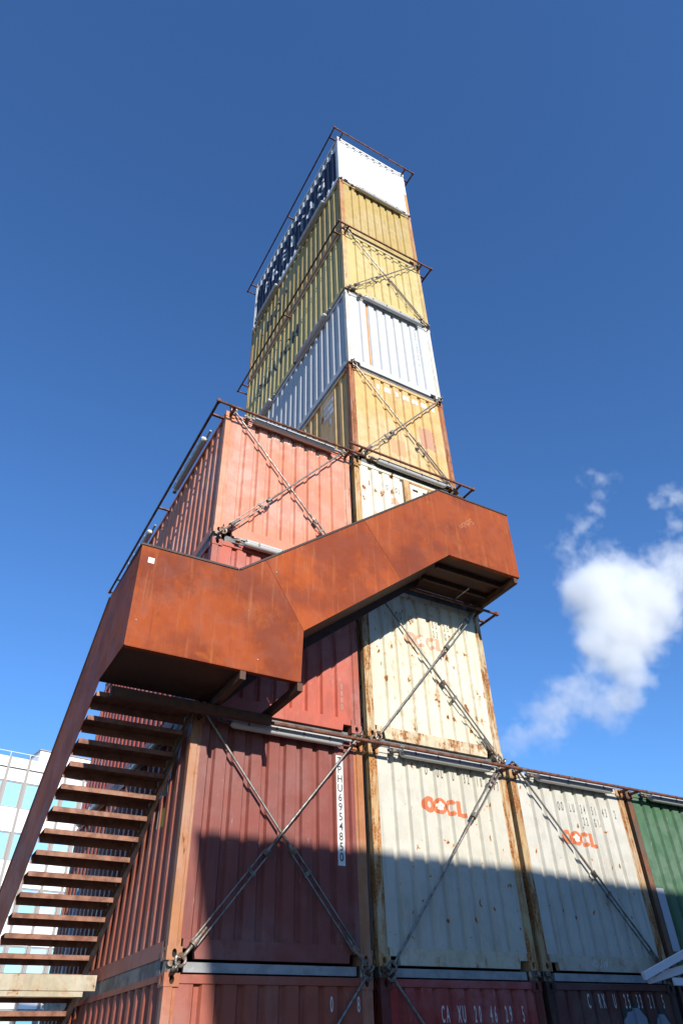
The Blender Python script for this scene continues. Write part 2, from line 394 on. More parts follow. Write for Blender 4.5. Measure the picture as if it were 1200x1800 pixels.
def sill_mesh():
    mb = MB(); a, b = 0.163, W-0.163
    pts = [(a,0.105),(a+0.125,0.105),(a+0.14,0.016),(b-0.14,0.016),(b-0.125,0.105),(b,0.105),(b,0.190),(a,0.190)]
    mb.prism(pts, 'y', 0.008, 0.075)
    mb.box(a-0.015, b+0.015, 0.022, 0.07, 0.1905, 0.196)
    return shared(mb.mesh('bottom_end_rail'))
def twist_mesh():
    mb = MB(); g = GAP
    mb.cbox(0.015, 0.15, 0.015, 0.16, 0, g, 0.02)
    mb.tube((0.08, 0.02, g*0.5), (0.06, -0.075, g*0.35), 0.012, 8)
    mb.tube((0.04, 0.02, g*0.7), (0.04, -0.03, g*0.7), 0.028, 10)
    return shared(mb.mesh('twistlock'))
ME = dict(
    cast=casting_mesh(), post=post_mesh(), sill=sill_mesh(), twist=twist_mesh(),
    end=shared(wall_mesh(END, 0.194, H-0.085, 'x', 'end_wall')), end1=shared(wall_mesh(END1, 0.194, H-0.085, 'x', 'end_wall')),
    side=shared(wall_mesh(SIDE, 0.178, H-0.062, 'y', 'side_wall')),
    sideflat=shared(wall_mesh(SIDE_FLAT, 0.178, H-0.062, 'y', 'side_wall')),
    header=shared(MB().prism([(0.006,H-0.088),(0.012,H-0.092),(0.10,H-0.092),(0.10,H-0.012),(0.012,H-0.012),(0.006,H-0.018)], 'x', 0.163, W-0.163).mesh('top_end_rail')),
    srail=shared(MB().prism([(0.010,0.030),(0.016,0.024),(0.07,0.024),(0.07,0.182),(0.010,0.182)], 'y', 0.179, L-0.179).mesh('bottom_side_rail')),
    trail=shared(MB().box(0.006, 0.068, 0.179, L-0.179, H-0.068, H-0.010).mesh('top_side_rail')),
    roof=shared(MB().box(0.07, W-0.07, 0.102, L-0.102, H-0.045, H-0.02).mesh('roof')),
    floor=shared(MB().box(0.072, W-0.072, 0.08, L-0.08, 0.13, 0.17).mesh('floor')),
)
PHASE = {}
def container(col, lv, label, wall, post, side=None, cast=None, sideflat=False, lock=True, phase=0, sill=None):
    x = COLX[col]; z = lv*PZ
    t = thing('shipping_container', label, 'shipping container', (x, 0, z), 'shipping containers stacked into the tower block')
    side = side or wall; cast = cast or post
    for sx in (0, 1):
        for sy in (0, 1):
            lo = (W*sx, L*sy, 0); sc = (-1 if sx else 1, -1 if sy else 1, 1)
            link('corner_post', ME['post'], t, lo, sc, post)
            for sz in (0, 1):
                link('corner_casting', ME['cast'], t, (W*sx, L*sy, (H-0.118)*sz), sc, cast)
            if lock and lv > 0:
                link('twistlock', ME['twist'], t, (W*sx, L*sy, -GAP), sc, MT['galv_dark'])
    for sy in (0, 1):
        sc = (1, -1 if sy else 1, 1); lo = (0, L*sy, 0)
        link('end_wall', ME['end1' if phase else 'end'], t, lo, sc, wall); link('bottom_end_rail', ME['sill'], t, lo, sc, sill or wall)
        link('top_end_rail', ME['header'], t, lo, sc, wall)
    for sx in (0, 1):
        sc = (-1 if sx else 1, 1, 1); lo = (W*sx, 0, 0)
        link('side_wall', ME['sideflat' if sideflat else 'side'], t, lo, sc, side)
        link('bottom_side_rail', ME['srail'], t, lo, sc, post if (col, lv) == ('B', 7) else side); link('top_side_rail', ME['trail'], t, lo, sc, side)
    link('roof', ME['roof'], t, None, None, wall); link('floor', ME['floor'], t, None, None, MT['timber'])
    PHASE[t.name] = phase
    return t

RU = ((0.26,0.10,0.03,1),(0.075,0.03,0.015,1))
P = {}
P['A0'] = paint('brick_red_paint', lin(184,98,76,0.82), rust=0.12, streak=0.4, seed=1, fade=0.2)
P['A0p'] = paint('brick_red_post', lin(198,118,80,0.85), vert=0.35, rust=0.35, streak=0.5, seed=1.4, patch=lin(150,90,70,0.8))
P['A1'] = paint('dull_red_paint', lin(152,80,70,0.86), rust=0.10, streak=0.5, seed=2, fade=0.2)
P['A1p'] = paint('orange_primed_post', lin(196,128,78,0.85), vert=0.35, rust=0.38, streak=0.6, seed=2.5, fade=0.25)
P['A2'] = paint('red_paint', lin(206,104,84,0.9), rust=0.12, streak=0.4, seed=3, fade=0.25)
P['A2p'] = paint('red_post', lin(196,104,84,0.8), vert=0.35, rust=0.45, streak=0.5, seed=3.3)
P['A3'] = paint('salmon_paint', lin(232,148,118,0.95), rust=0.08, streak=0.25, seed=4, fade=0.25)
P['A3p'] = paint('salmon_post', lin(228,154,116,0.9), vert=0.35, rust=0.36, streak=0.4, seed=4.4)
P['B0'] = paint('deep_red_paint', lin(186,60,52,0.92), rust=0.05, streak=0.4, seed=5)
P['B0p'] = paint('deep_red_post', lin(120,46,40,0.9), vert=0.35, rust=0.4, streak=0.5, seed=5.5)
P['B1'] = paint('cream_paint', lin(220,216,200,0.88), rust=0.17, streak=0.34, spots=0.13, sscale=13, seed=6, fade=0.12, rustcol=RU)
P['B1p'] = paint('rusty_cream_post', lin(216,190,140,0.85), vert=0.35, rust=0.72, streak=0.8, seed=6.2, rustcol=((0.42,0.19,0.06,1),(0.15,0.055,0.02,1)))
P['B2'] = paint('rust_spotted_cream_paint', lin(240,234,208,0.92), rust=0.36, streak=0.34, spots=0.62, sscale=7.5, seed=7, fade=0.12, rustcol=RU)
P['B2p'] = paint('rusty_cream_post_upper', lin(222,205,160,0.85), vert=0.35, rust=0.70, streak=0.6, seed=7.2, rustcol=((0.36,0.17,0.06,1),(0.13,0.05,0.02,1)))
P['B3'] = paint('off_white_paint', lin(238,232,212,0.92), rust=0.28, streak=0.3, spots=0.36, sscale=7.5, seed=8, fade=0.12, rustcol=RU)
P['B3p'] = paint('rusty_off_white_post', lin(214,178,120,0.85), vert=0.35, rust=0.68, streak=0.7, seed=8.2, rustcol=((0.42,0.20,0.06,1),(0.16,0.06,0.02,1)))
P['B4'] = paint('ochre_paint', lin(228,188,122,0.95), rust=0.16, streak=0.45, spots=0.08, seed=9, fade=0.2)
P['B4p'] = paint('rusty_ochre_post', lin(188,118,66,0.8), vert=0.35, rust=0.66, streak=0.6, seed=9.2, rustcol=((0.22,0.085,0.03,1),(0.09,0.035,0.018,1)))
P['B5'] = paint('white_paint', lin(226,229,232,0.80), rust=0.03, streak=0.12, seed=10, fade=0.05, grime=0.15)
P['B5p'] = paint('white_post', lin(228,222,210,0.9), vert=0.35, rust=0.22, streak=0.4, seed=10.3, rustcol=((0.45,0.24,0.08,1),(0.25,0.11,0.04,1)))
P['B6'] = paint('pale_yellow_paint', lin(224,200,132,0.90), rust=0.07, streak=0.25, seed=11, fade=0.12)
P['B6p'] = paint('pale_yellow_post', lin(220,190,126,0.9), vert=0.35, rust=0.42, streak=0.5, seed=11.3, rustcol=((0.42,0.20,0.07,1),(0.2,0.08,0.03,1)))
P['B7'] = paint('mustard_yellow_paint', lin(208,180,110,0.86), rust=0.09, streak=0.25, seed=12, fade=0.12)
P['B7p'] = paint('rusty_yellow_post', lin(206,152,92,0.85), vert=0.35, rust=0.5, streak=0.5, seed=12.3, rustcol=((0.38,0.16,0.06,1),(0.2,0.08,0.03,1)))
P['B8'] = paint('bright_white_paint', lin(240,240,238,0.92), rust=0.02, streak=0.05, seed=13, fade=0.02, grime=0.1)
P['C0'] = paint('dark_brown_paint', lin(108,56,50,0.85), rust=0.05, streak=0.4, seed=14)
P['C0p'] = paint('dark_brown_post', lin(70,44,40,0.8), vert=0.35, rust=0.3, streak=0.4, seed=14.4)
P['C1'] = paint('pale_cream_paint', lin(216,214,202,0.88), rust=0.15, streak=0.34, spots=0.13, sscale=13, seed=15, fade=0.12, rustcol=RU)
P['C1p'] = paint('rusty_pale_post', lin(206,182,138,0.85), vert=0.35, rust=0.74, streak=0.8, seed=15.3, rustcol=((0.36,0.16,0.05,1),(0.12,0.045,0.02,1)))
P['D1'] = paint('green_paint', lin(84,130,92,0.8), rust=0.10, streak=0.3, seed=16, fade=0.25)
P['D1p'] = paint('brown_green_post', lin(116,92,74,0.8), vert=0.35, rust=0.6, streak=0.6, seed=16.4, rustcol=((0.20,0.06,0.035,1),(0.08,0.03,0.02,1)))
P['A1s'] = paint('dull_red_side_paint', lin(186,104,80,0.88), rust=0.08, streak=0.4, seed=17, fade=0.2)

P['B1s'] = paint('cream_sill', lin(222,212,182,0.9), rust=0.42, streak=0.4, seed=20, rustcol=RU)
P['B2s'] = paint('rusty_cream_sill', lin(226,214,180,0.9), rust=0.62, streak=0.4, seed=21, rustcol=((0.34,0.16,0.06,1),(0.14,0.055,0.02,1)))
P['C1s'] = paint('pale_sill', lin(212,206,186,0.9), rust=0.45, streak=0.4, seed=22, rustcol=RU)
K = {}
K['A0'] = container('A', 0, 'brick red container on the ground, under the one with a vertical number strip', P['A0'], P['A0p'])
K['A1'] = container('A', 1, 'dull red container with a vertical white number strip', P['A1'], P['A1p'], side=P['A1s'], phase=1)
K['A2'] = container('A', 2, 'red container half hidden behind the rusty stair landing', P['A2'], P['A2p'])
K['A3'] = container('A', 3, 'salmon pink container, topmost of the short stack beside the tower', P['A3'], P['A3p'])
K['B0'] = container('B', 0, 'deep red container numbered CAXU 204629 on the ground', P['B0'], P['B0p'], phase=1)
K['B1'] = container('B', 1, 'cream container with orange OOCL logo on top of the deep red one', P['B1'], P['B1p'], sill=P['B1s'])
K['B2'] = container('B', 2, 'rust spotted cream container below the upper stair landing', P['B2'], P['B2p'], sill=P['B2s'])
K['B3'] = container('B', 3, 'off white container with a door frame behind the upper stair landing', P['B3'], P['B3p'])
K['B4'] = container('B', 4, 'ochre container with two overpainted patches in the tower', P['B4'], P['B4p'], sideflat=True)
K['B5'] = container('B', 5, 'white container with one rust run, between the ochre and yellow ones', P['B5'], P['B5p'])
K['B6'] = container('B', 6, 'pale yellow container with ZÜRICH on its side and crossed rods', P['B6'], P['B6p'])
K['B7'] = container('B', 7, 'mustard yellow container with SHOP on its side', P['B7'], P['B7p'])
K['B8'] = container('B', 8, 'bright white container with navy side panel at the top of the tower', P['B8'], P['B8'])
K['C0'] = container('C', 0, 'dark brown container with blue spray paint, numbered CRXU', P['C0'], P['C0p'])
K['C1'] = container('C', 1, 'pale cream container with OOCL logo partly behind a rod, beside the green one', P['C1'], P['C1p'], sill=P['C1s'])
K['D0'] = container('D', 0, 'dark brown container on the ground under the green one', P['C0'], P['C0p'])
K['D1'] = container('D', 1, 'green container at the end of the lower row', P['D1'], P['D1p'])

# ------------------------------------------------------------------ writing and patches that follow the corrugation
_txt = {}
def text_polys(ch, bold=0.0):
    key = (ch, bold)
    if key in _txt: return _txt[key]
    cu = bpy.data.curves.new('glyph', 'FONT'); cu.body = ch; cu.size = 1.0; cu.offset = bold; cu.resolution_u = 3; cu.fill_mode = 'FRONT'
    o = bpy.data.objects.new('glyph', cu); C.objects.link(o)
    dg = bpy.context.evaluated_depsgraph_get(); dg.update()
    me = bpy.data.meshes.new_from_object(o.evaluated_get(dg))
    vs = [(v.co.x, v.co.y) for v in me.vertices]; fs = [tuple(p.vertices) for p in me.polygons]
    bpy.data.objects.remove(o); bpy.data.curves.remove(cu); bpy.data.meshes.remove(me)
    _txt[key] = (vs, fs); return vs, fs
def conform(vs, fs, name, mat, parent, face='front', lift=0.003, P_=None, origin=0.0):
    """vs are (u, v) in metres on the face; the flat outline is cut at every fold and laid on the corrugation"""
    P_ = P_ or ((END1 if PHASE.get(parent.name) else END) if face == 'front' else SIDE)
    bm = bmesh.new()
    bv = [bm.verts.new((u, 0, v)) for u, v in vs]
    for f in fs:
        try: bm.faces.new([bv[i] for i in f])
        except ValueError: pass
    us = [u for u, _ in vs]
    for (bu, _) in P_:
        if min(us) < bu < max(us):
            bmesh.ops.bisect_plane(bm, geom=bm.verts[:]+bm.edges[:]+bm.faces[:], dist=1e-6, plane_co=(bu,0,0), plane_no=(1,0,0))
    for v in bm.verts:
        u, z = v.co.x, v.co.z; d = prof(P_, u)-lift
        v.co = (u, d, z) if face == 'front' else (d, u, z)
    want = Vector((0,-1,0)) if face == 'front' else Vector((-1,0,0))
    bm.normal_update()
    for f in bm.faces:
        if f.normal.dot(want) < 0: f.normal_flip()
    me = bpy.data.meshes.new(name); bm.to_mesh(me); bm.free(); me.materials.append(mat)
    return link(name, me, parent)
def write(parent, items, h, mat, face='front', sx=0.62, bold=0.0, lift=0.003, rot=0.0, P_=None, name='letter'):
    """items: (character, centre u, baseline v); on the side face u runs towards the back, so glyphs are mirrored"""
    for ch, u, v in items:
        V = []; F = []
        vs, fs = text_polys(ch, bold)
        if not vs: continue
        x0 = min(p[0] for p in vs); x1 = max(p[0] for p in vs); k = h/0.70
        o = len(V); c, s = math.cos(rot), math.sin(rot)
        for (a, b_) in vs:
            q = ((a-(x0+x1)/2)*k*sx, b_*k)
            q = (q[0]*c-q[1]*s, q[0]*s+q[1]*c)
            V.append((u+(q[0] if face == 'front' else -q[0]), v+q[1]))
        F += [tuple(i+o for i in f) for f in fs]
        conform(V, F, name, mat, parent, face, lift, P_)
def spread(txt, u0, u1, v0, v1=None):
    v1 = v0 if v1 is None else v1; n = len(txt)-1
    return [(c, u0+(u1-u0)*i/max(1, n), v0+(v1-v0)*i/max(1, n)) for i, c in enumerate(txt) if c != ' ']
def patch(parent, u0, u1, v0, v1, mat, face='front', lift=0.0022, P_=None, name='paint_patch', ragged=0.0):
    pts = [(u0,v0),(u1,v0),(u1,v1),(u0,v1)]
    if ragged:
        n = 14; pts = []
        for a, b in (((u0,v0),(u1,v0)), ((u1,v0),(u1,v1)), ((u1,v1),(u0,v1)), ((u0,v1),(u0,v0))):
            for i in range(n):
                t = i/n; pts.append((a[0]+(b[0]-a[0])*t+random.uniform(-ragged, ragged), a[1]+(b[1]-a[1])*t+random.uniform(-ragged, ragged)))
    return conform(pts, [tuple(range(len(pts)))], name, mat, parent, face, lift, P_)

def oocl(parent, u, v, h, mat, letters='OOCL'):
    """four fat rounded letters, a small five-petalled flower in the second"""
    V = []; F = []
    def ring(cx, a0, a1, ro, ri, n=20):
        o = len(V)
        for i in range(n+1):
            t = R(a0+(a1-a0)*i/n)
            V.append((u+cx+math.cos(t)*ro*1.0, v+math.sin(t)*ro)); V.append((u+cx+math.cos(t)*ri*0.62, v+math.sin(t)*ri*0.92))
        for i in range(n): F.append((o+2*i, o+2*i+2, o+2*i+3, o+2*i+1))
    ro = h/2; st = h*0.90
    ring(0, 0, 360, ro, ro*0.46)
    if 'x' not in letters: ring(st, 0, 360, ro, ro*0.60)
    else: ring(st, 60, 300, ro, ro*0.60)
    ring(2*st, 42, 318, ro, ro*0.50)
    o = len(V); x = u+2*st+ro*0.80
    V.extend([(x,v-ro),(x+h*0.80,v-ro),(x+h*0.78,v-ro*0.46),(x+h*0.36,v-ro*0.46),(x+h*0.34,v+ro*0.92),(x,v+ro*0.92)])
    F.append(tuple(range(o, o+6)))
    lg = conform(V, F, 'logo', mat, parent, 'front', 0.003)
    V2 = []; F2 = []
    for i in range(5):
        t = R(90+72*i); o = len(V2); c = (u+st+math.cos(t)*ro*0.34, v+math.sin(t)*ro*0.34)
        for j in range(8): V2.append((c[0]+math.cos(R(45*j))*ro*0.23, c[1]+math.sin(R(45*j))*ro*0.23))
        F2.append(tuple(range(o, o+8)))
    conform(V2, F2, 'logo_flower', MT['flower'], parent, 'front', 0.0045)

# A1 : vertical number strip
patch(K['A1'], 2.024, 2.126, 1.02, 2.36, MT['sticker'], name='number_strip', lift=0.004)
write(K['A1'], [(c, 2.075, 2.245-0.1175*i) for i, c in enumerate('TPHU6954850')], 0.096, MT['black'], sx=0.85, lift=0.006, bold=0.012)
# A1 side: stickers
patch(K['A1'], 0.70, 1.02, 1.82, 1.99, MT['sticker'], 'side', name='sticker', lift=0.004)
write(K['A1'], [(c, 0.96-0.09*i, 1.85) for i, c in enumerate('210')], 0.12, MT['black'], 'side', lift=0.006)
patch(K['A1'], 0.76, 0.90, 1.46, 1.68, MT['yellow'], 'side', name='sticker', lift=0.004)
patch(K['A1'], 0.95, 1.00, 1.45, 1.66, MT['sticker'], 'side', name='sticker', lift=0.004)
patch(K['A1'], 5.00, 5.22, 0.30, 1.50, MT['blue_spray'], 'side', name='spray_paint', ragged=0.02)
# A0
write(K['A0'], [('0', 1.905, 2.27), ('8', 2.245, 2.27)], 0.14, MT['white'], sx=0.38, bold=0.01)
# A2
write(K['A2'], [(c, 2.14, 0.62-0.10*i) for i, c in enumerate('0880')], 0.08, MT['ghost'], sx=0.7)
# A3
write(K['A3'], [(c, u, 2.335) for c, u in zip('CAXU2197642', (0.858,0.957,1.097,1.195,1.333,1.43,1.57,1.67,1.81,1.91,2.145))], 0.125, MT['white'], sx=0.62)
for yy in (0.50, 0.78):
    patch(K['A3'], yy, yy+0.06, 2.0, 2.13, MT['sticker'], 'side', name='sticker', lift=0.004)
    patch(K['A3'], yy, yy+0.06, 1.74, 1.86, MT['sticker'], 'side', name='sticker', lift=0.004)
patch(K['A3'], 0.68, 0.74, 1.45, 1.58, MT['yellow'], 'side', name='sticker', lift=0.004)
# B0, C0
write(K['B0'], [(c, u, 2.17) for c, u in zip('CAXU2046295', (0.853,0.922,1.09,1.16,1.328,1.398,1.566,1.636,1.803,1.873,2.07))], 0.16, MT['white'], sx=0.30, bold=0.012)
write(K['C0'], [(c, u, 2.31) for c, u in zip('CRXU2533215', (0.72,0.923,0.993,1.195,1.397,1.467,1.635,1.705,1.873,1.943,2.145))], 0.155, MT['white'], sx=0.30, bold=0.012)
for cx, cz, ru_, rv in ((1.55, 1.85, 0.30, 0.46), (2.05, 1.80, 0.20, 0.44)):
    pts = [(cx+math.cos(R(15*i))*ru_*(1+0.06*math.sin(i*1.7)), cz+math.sin(R(15*i))*rv*(1+0.05*math.cos(i*2.3))) for i in range(24)]
    conform([(cx+(p[0]-cx)*1.22, cz+(p[1]-cz)*1.15) for p in pts], [tuple(range(24))], 'spray_paint', MT['black'], K['C0'], lift=0.0022)
    conform(pts, [tuple(range(24))], 'spray_paint', MT['blue_spray'], K['C0'], lift=0.0036)
# B1
write(K['B1'], [(c, u, 2.30-0.05*(u-0.98)) for c, u in zip('OOLU3210707', (0.957,1.16,1.23,1.43,1.635,1.705,1.873,1.943,2.11,2.18,2.255))], 0.135, MT['black'], sx=0.30, bold=0.008)
oocl(K['B1'], 0.96, 1.90, 0.215, MT['logo'])
# C1
write(K['C1'], [(c, u, 2.10) for c, u in zip('OOLU3451432', (0.923,0.993,1.16,1.23,1.397,1.467,1.635,1.705,1.873,1.943,2.145))], 0.13, MT['black'], sx=0.30, bold=0.008)
write(K['C1'], [(c, u, 1.925) for c, u in zip('22G1', (1.40,1.47,1.64,1.71))], 0.12, MT['black'], sx=0.30, bold=0.008)
oocl(K['C1'], 0.98, 1.72, 0.205, MT['logo'])
# small scribbled tag on the sill
tg = MB()
for i in range(14):
    a = (0.92+0.022*i+random.uniform(-.01,.01), random.uniform(0.05,0.09)); b_ = (a[0]+random.uniform(-.02,.04), a[1]+random.uniform(0.03,0.09))
    tg.bar((a[0],0.0055,a[1]), (b_[0],0.0055,b_[1]), 0.008, 0.003)
tg.build('scribble', MT['white'], K['C1'])
# B2
write(K['B2'], [(c, u, 2.05) for c, u in zip('OOLU3225101', (0.685,0.755,0.923,0.993,1.397,1.467,1.635,1.705,1.873,1.943,2.11))], 0.13, MT['black'], sx=0.30, bold=0.008)
write(K['B2'], [(c, u, 1.88) for c, u in zip('22G1', (1.397,1.467,1.635,1.705))], 0.12, MT['black'], sx=0.30, bold=0.008)
oocl(K['B2'], 0.93, 1.76, 0.22, MT['logo_worn'], 'OxOCL')
# B3 : number, logo remnant, door set into the wall
write(K['B3'], [(c, u, 2.10) for c, u in zip('OOL', (0.72,0.923,0.993))], 0.125, MT['black'], sx=0.30, bold=0.008)
conform([(0.82,1.98),(0.90,1.97),(0.98,1.84),(1.04,1.90),(1.05,1.72),(0.96,1.70),(0.88,1.82)], [tuple(range(7))], 'logo', MT['logo_worn'], K['B3'])
dr = MB().box(1.245, 2.27, -0.004, 0.018, 0.20, 2.44)
door = dr.build('door', P['B3'], K['B3'])
for i in range(4):
    MB().box(1.30+i*0.235, 1.42+i*0.235, -0.0085, -0.0042, 2.28, 2.33).build('vent_slot', MT['hole'], door)
    MB().box(1.285+i*0.235, 1.30+i*0.235, -0.010, -0.0042, 0.3, 2.24).build('rib', P['B3'], door)
fr = MB().box(1.10, 1.235, -0.012, 0.03, 0.197, 2.50); fr.box(1.2355, 2.285, -0.010, 0.028, 2.445, 2.4985); fr.build('door_frame', P['B3p'], K['B3'])
# B4
ids = list(zip('IRXU2092808', (0.72,0.912,1.003,1.195,1.388,1.478,1.625,1.715,1.863,1.952,2.145)))
for c, u in ids: patch(K['B4'], u-0.036, u+0.036, 2.21, 2.35, MT['sticker'], name='number_sticker', lift=0.0035)
write(K['B4'], [(c, u, 2.235) for c, u in ids], 0.09, MT['ghost'], sx=0.5, lift=0.006)
patch(K['B4'], 1.68, 2.06, 0.98, 1.56, MT['lilac'], ragged=0.012)
patch(K['B4'], 0.92, 1.28, 0.46, 0.88, MT['lilac2'], ragged=0.012)
for i, (a, b_) in enumerate(((0.70, 1.13), (0.74, 1.13), (0.70, 1.12))):
    patch(K['B4'], a, b_, 2.17-0.17*i, 2.30-0.17*i, MT['sticker'], 'side', P_=SIDE_FLAT, name='data_sticker', lift=0.003, ragged=0.006)
    write(K['B4'], [(c, b_-0.03-0.05*j, 2.19-0.17*i) for j, c in enumerate(('IRXU209', '2280', '22G18')[i])], 0.085, MT['ghost'], 'side', P_=SIDE_FLAT, lift=0.005)
patch(K['B4'], 0.80, 0.90, 1.55, 1.72, MT['sticker'], 'side', P_=SIDE_FLAT, name='data_sticker', lift=0.003, ragged=0.012)
# B5
write(K['B5'], [(c, 1.955, 2.25-0.108*i) for i, c in enumerate('CARU 154700 4')], 0.078, MT['ghost'], sx=0.8)
patch(K['B5'], 0.575, 0.625, 0.20, 2.505, MT['ruststreak'], name='rust_run', ragged=0.006)
for k, yy in enumerate((0.42, 0.72)):
    write(K['B5'], [(c, yy, 2.2-0.11*i) for i, c in enumerate(('CARU1547004', '22G1')[k])], 0.08, MT['ghost'], 'side', sx=0.8)
# B6, B7 : town and shop in large black capitals on the side, faint vertical numbers in front
write(K['B7'], [('S', 5.15, 1.17), ('H', 4.62, 1.17), ('O', 4.05, 1.17), ('P', 3.48, 1.17)], 0.56, MT['black'], 'side', sx=0.72)
write(K['B6'], [('Z', 5.10, 1.10), ('Ü', 4.58, 1.10), ('R', 4.02, 1.10), ('I', 3.62, 1.10), ('C', 3.22, 1.10), ('H', 2.70, 1.10)], 0.55, MT['black'], 'side', sx=0.72)
write(K['B7'], [(c, 1.955, 2.05-0.10*i) for i, c in enumerate('CARU1547025')], 0.07, MT['ghost'], sx=0.8)
write(K['B6'], [(c, 1.965, 2.0-0.09*i) for i, c in enumerate('CARU1547030')], 0.065, MT['ghost'], sx=0.8)
# B8 : navy panel with the shop name in white
patch(K['B8'], 0.21, 5.86, 0.40, 2.14, MT['navy'], 'side', name='navy_panel', lift=0.003, ragged=0.012)
write(K['B8'], [(c, 5.0-0.64*i, 1.0) for i, c in enumerate('FREITAG')], 0.60, MT['white'], 'side', sx=0.88, bold=0.03, lift=0.006)
MB().box(W-0.098, W-0.012, 0.0005, 0.0055, 0.12, 1.25).build('rust_strip', MT['ruststreak'], K['B8'])
# D1 : pale weathered sheet at the foot of the green wall, C1 faint outline patch
patch(K['D1'], 0.13, 0.30, 0.30, 1.14, MT['grey_sheet'], name='grey_sheet', lift=0.004)

# ------------------------------------------------------------------ spacer beams between storeys
NAMEOF = {'A0':'brick red','A1':'dull red','A2':'half hidden red','A3':'salmon pink','B0':'deep red','B1':'cream logo','B2':'rust spotted cream','B3':'off white',
          'B4':'ochre','B5':'white','B6':'pale yellow','B7':'mustard yellow','B8':'top white','C0':'dark brown','C1':'pale cream','D0':'end dark brown','D1':'green'}
def spacer(c, lv):
    x = COLX[c]; z0 = lv*PZ+H; z1 = (lv+1)*PZ
    if f'{c}{lv+1}' not in K: return
    pale = lv == 0
    t = thing('spacer_frame', f'{"pale grey" if pale else "grey"} steel spacer bars between the {NAMEOF[f"{c}{lv}"]} and {NAMEOF[f"{c}{lv+1}"]} containers', 'spacer frame', (x, 0, z0), 'spacer frames between stacked containers')
    g = GAP; m = MT['spacer_pale'] if pale else MT['spacer']
    f0 = 0.03 if pale else 0.05
    MB().box(0.20, W-0.20, f0, f0+0.07, 0.006 if pale else -0.010, g-0.012 if pale else g+0.014).build('front_bar', m, t)
    MB().box(0.20, W-0.20, L-0.12, L-0.05, -0.010, g+0.014).build('back_bar', m, t)
    MB().box(0.014, 0.074, 0.20, L-0.20, -0.008, g+0.022).build('side_bar', MT['pipe'] if (c, lv) == ('B', 6) else MT['spacer'], t)
    MB().box(W-0.074, W-0.014, 0.20, L-0.20, -0.008, g+0.022).build('side_bar', MT['spacer'], t)
for k in list(K): spacer(k[0], int(k[1]))

# ------------------------------------------------------------------ tube lights
def lamp_parts():
    n = 12; Ln = 1.60; r = 0.058
    d = MB(); vs = []
    def section(k, x):    # lower rounded trough
        return [(x, math.cos(R(180+180*i/n))*r*k, math.sin(R(180+180*i/n))*r*0.95*k) for i in range(n+1)]
    xs = [(-0.0, 0.55), (0.03, 0.92), (0.07, 1.0), (Ln-0.07, 1.0), (Ln-0.03, 0.92), (Ln, 0.55)]
    for x, k in xs: vs += section(k, x)
    m = n+1; fs = []
    for j in range(len(xs)-1): fs += [(j*m+i, j*m+i+1, (j+1)*m+i+1, (j+1)*m+i) for i in range(n)]
    fs += [tuple(range(m)), tuple(range((len(xs)-1)*m+m-1, (len(xs)-1)*m-1, -1))]
    d.add(vs, fs)
    h = MB().prism([(-r-0.004,0.002),(-r-0.004,0.020),(-r*0.7,0.052),(r*0.7,0.052),(r+0.004,0.020),(r+0.004,0.002)], 'x', 0.02, Ln-0.02)
    c = MB().box(-0.012, 0.012, -r-0.008, -r-0.0005, -0.018, 0.030)
    s = MB().box(-0.16, Ln+0.16, 0.02, 0.055, 0.056, 0.085)
    e = MB().tube((-0.16, 0.03, 0.03), (-0.02, 0.0, 0.0), 0.012, 6); e.box(-0.13, -0.06, -0.01, 0.05, 0.0, 0.05)
    return dict(diffuser=(d.mesh('diffuser', True), 'diff'), housing=(h.mesh('housing'), 'housing'), clip=(c.mesh('clip'), 'clip'), mounting_rail=(s.mesh('mounting_rail'), 'spacer_pale'), cable_gland=(e.mesh('cable_gland', True), 'galv_dark'))
LP = lamp_parts()
for k, (me, mt) in LP.items(): me.materials.append(MT[mt])
def lamp(loc, rz, label, group):
    t = thing('tube_light', label, 'tube light', loc, group, rz)
    for k, (me, mt) in LP.items():
        if k == 'clip':
            for i in range(4): link(k, me, t, (0.22+(1.60-0.44)*i/3, 0, 0))
        else: link(k, me, t)
for c, lv, dz in (('B',7,-0.16),('B',5,-0.08),('B',3,0.06),('A',3,-0.10),('A',2,-0.02),('A',1,-0.10),('B',1,-0.09),('C',1,-0.09),('D',1,-0.09)):
    lamp((COLX[c]+0.47, -0.085, lv*PZ+H+dz), 0, f'long white tube light across the top front of the {NAMEOF[c+str(lv)]} container', 'tube lights on the front')
for c, lv, dz in (('B',7,-0.02),('B',5,-0.06),('A',3,-0.03),('A',1,-0.04)):
    for y in (0.79+1.60, 3.92+1.60):
        lamp((COLX[c]-0.085, y, lv*PZ+H+dz), R(-90), f'grey tube light on the {NAMEOF[c+str(lv)]} container\'s side edge, {"next to its front corner" if y < 3 else "next to its rear corner"}', 'tube lights along the container sides')

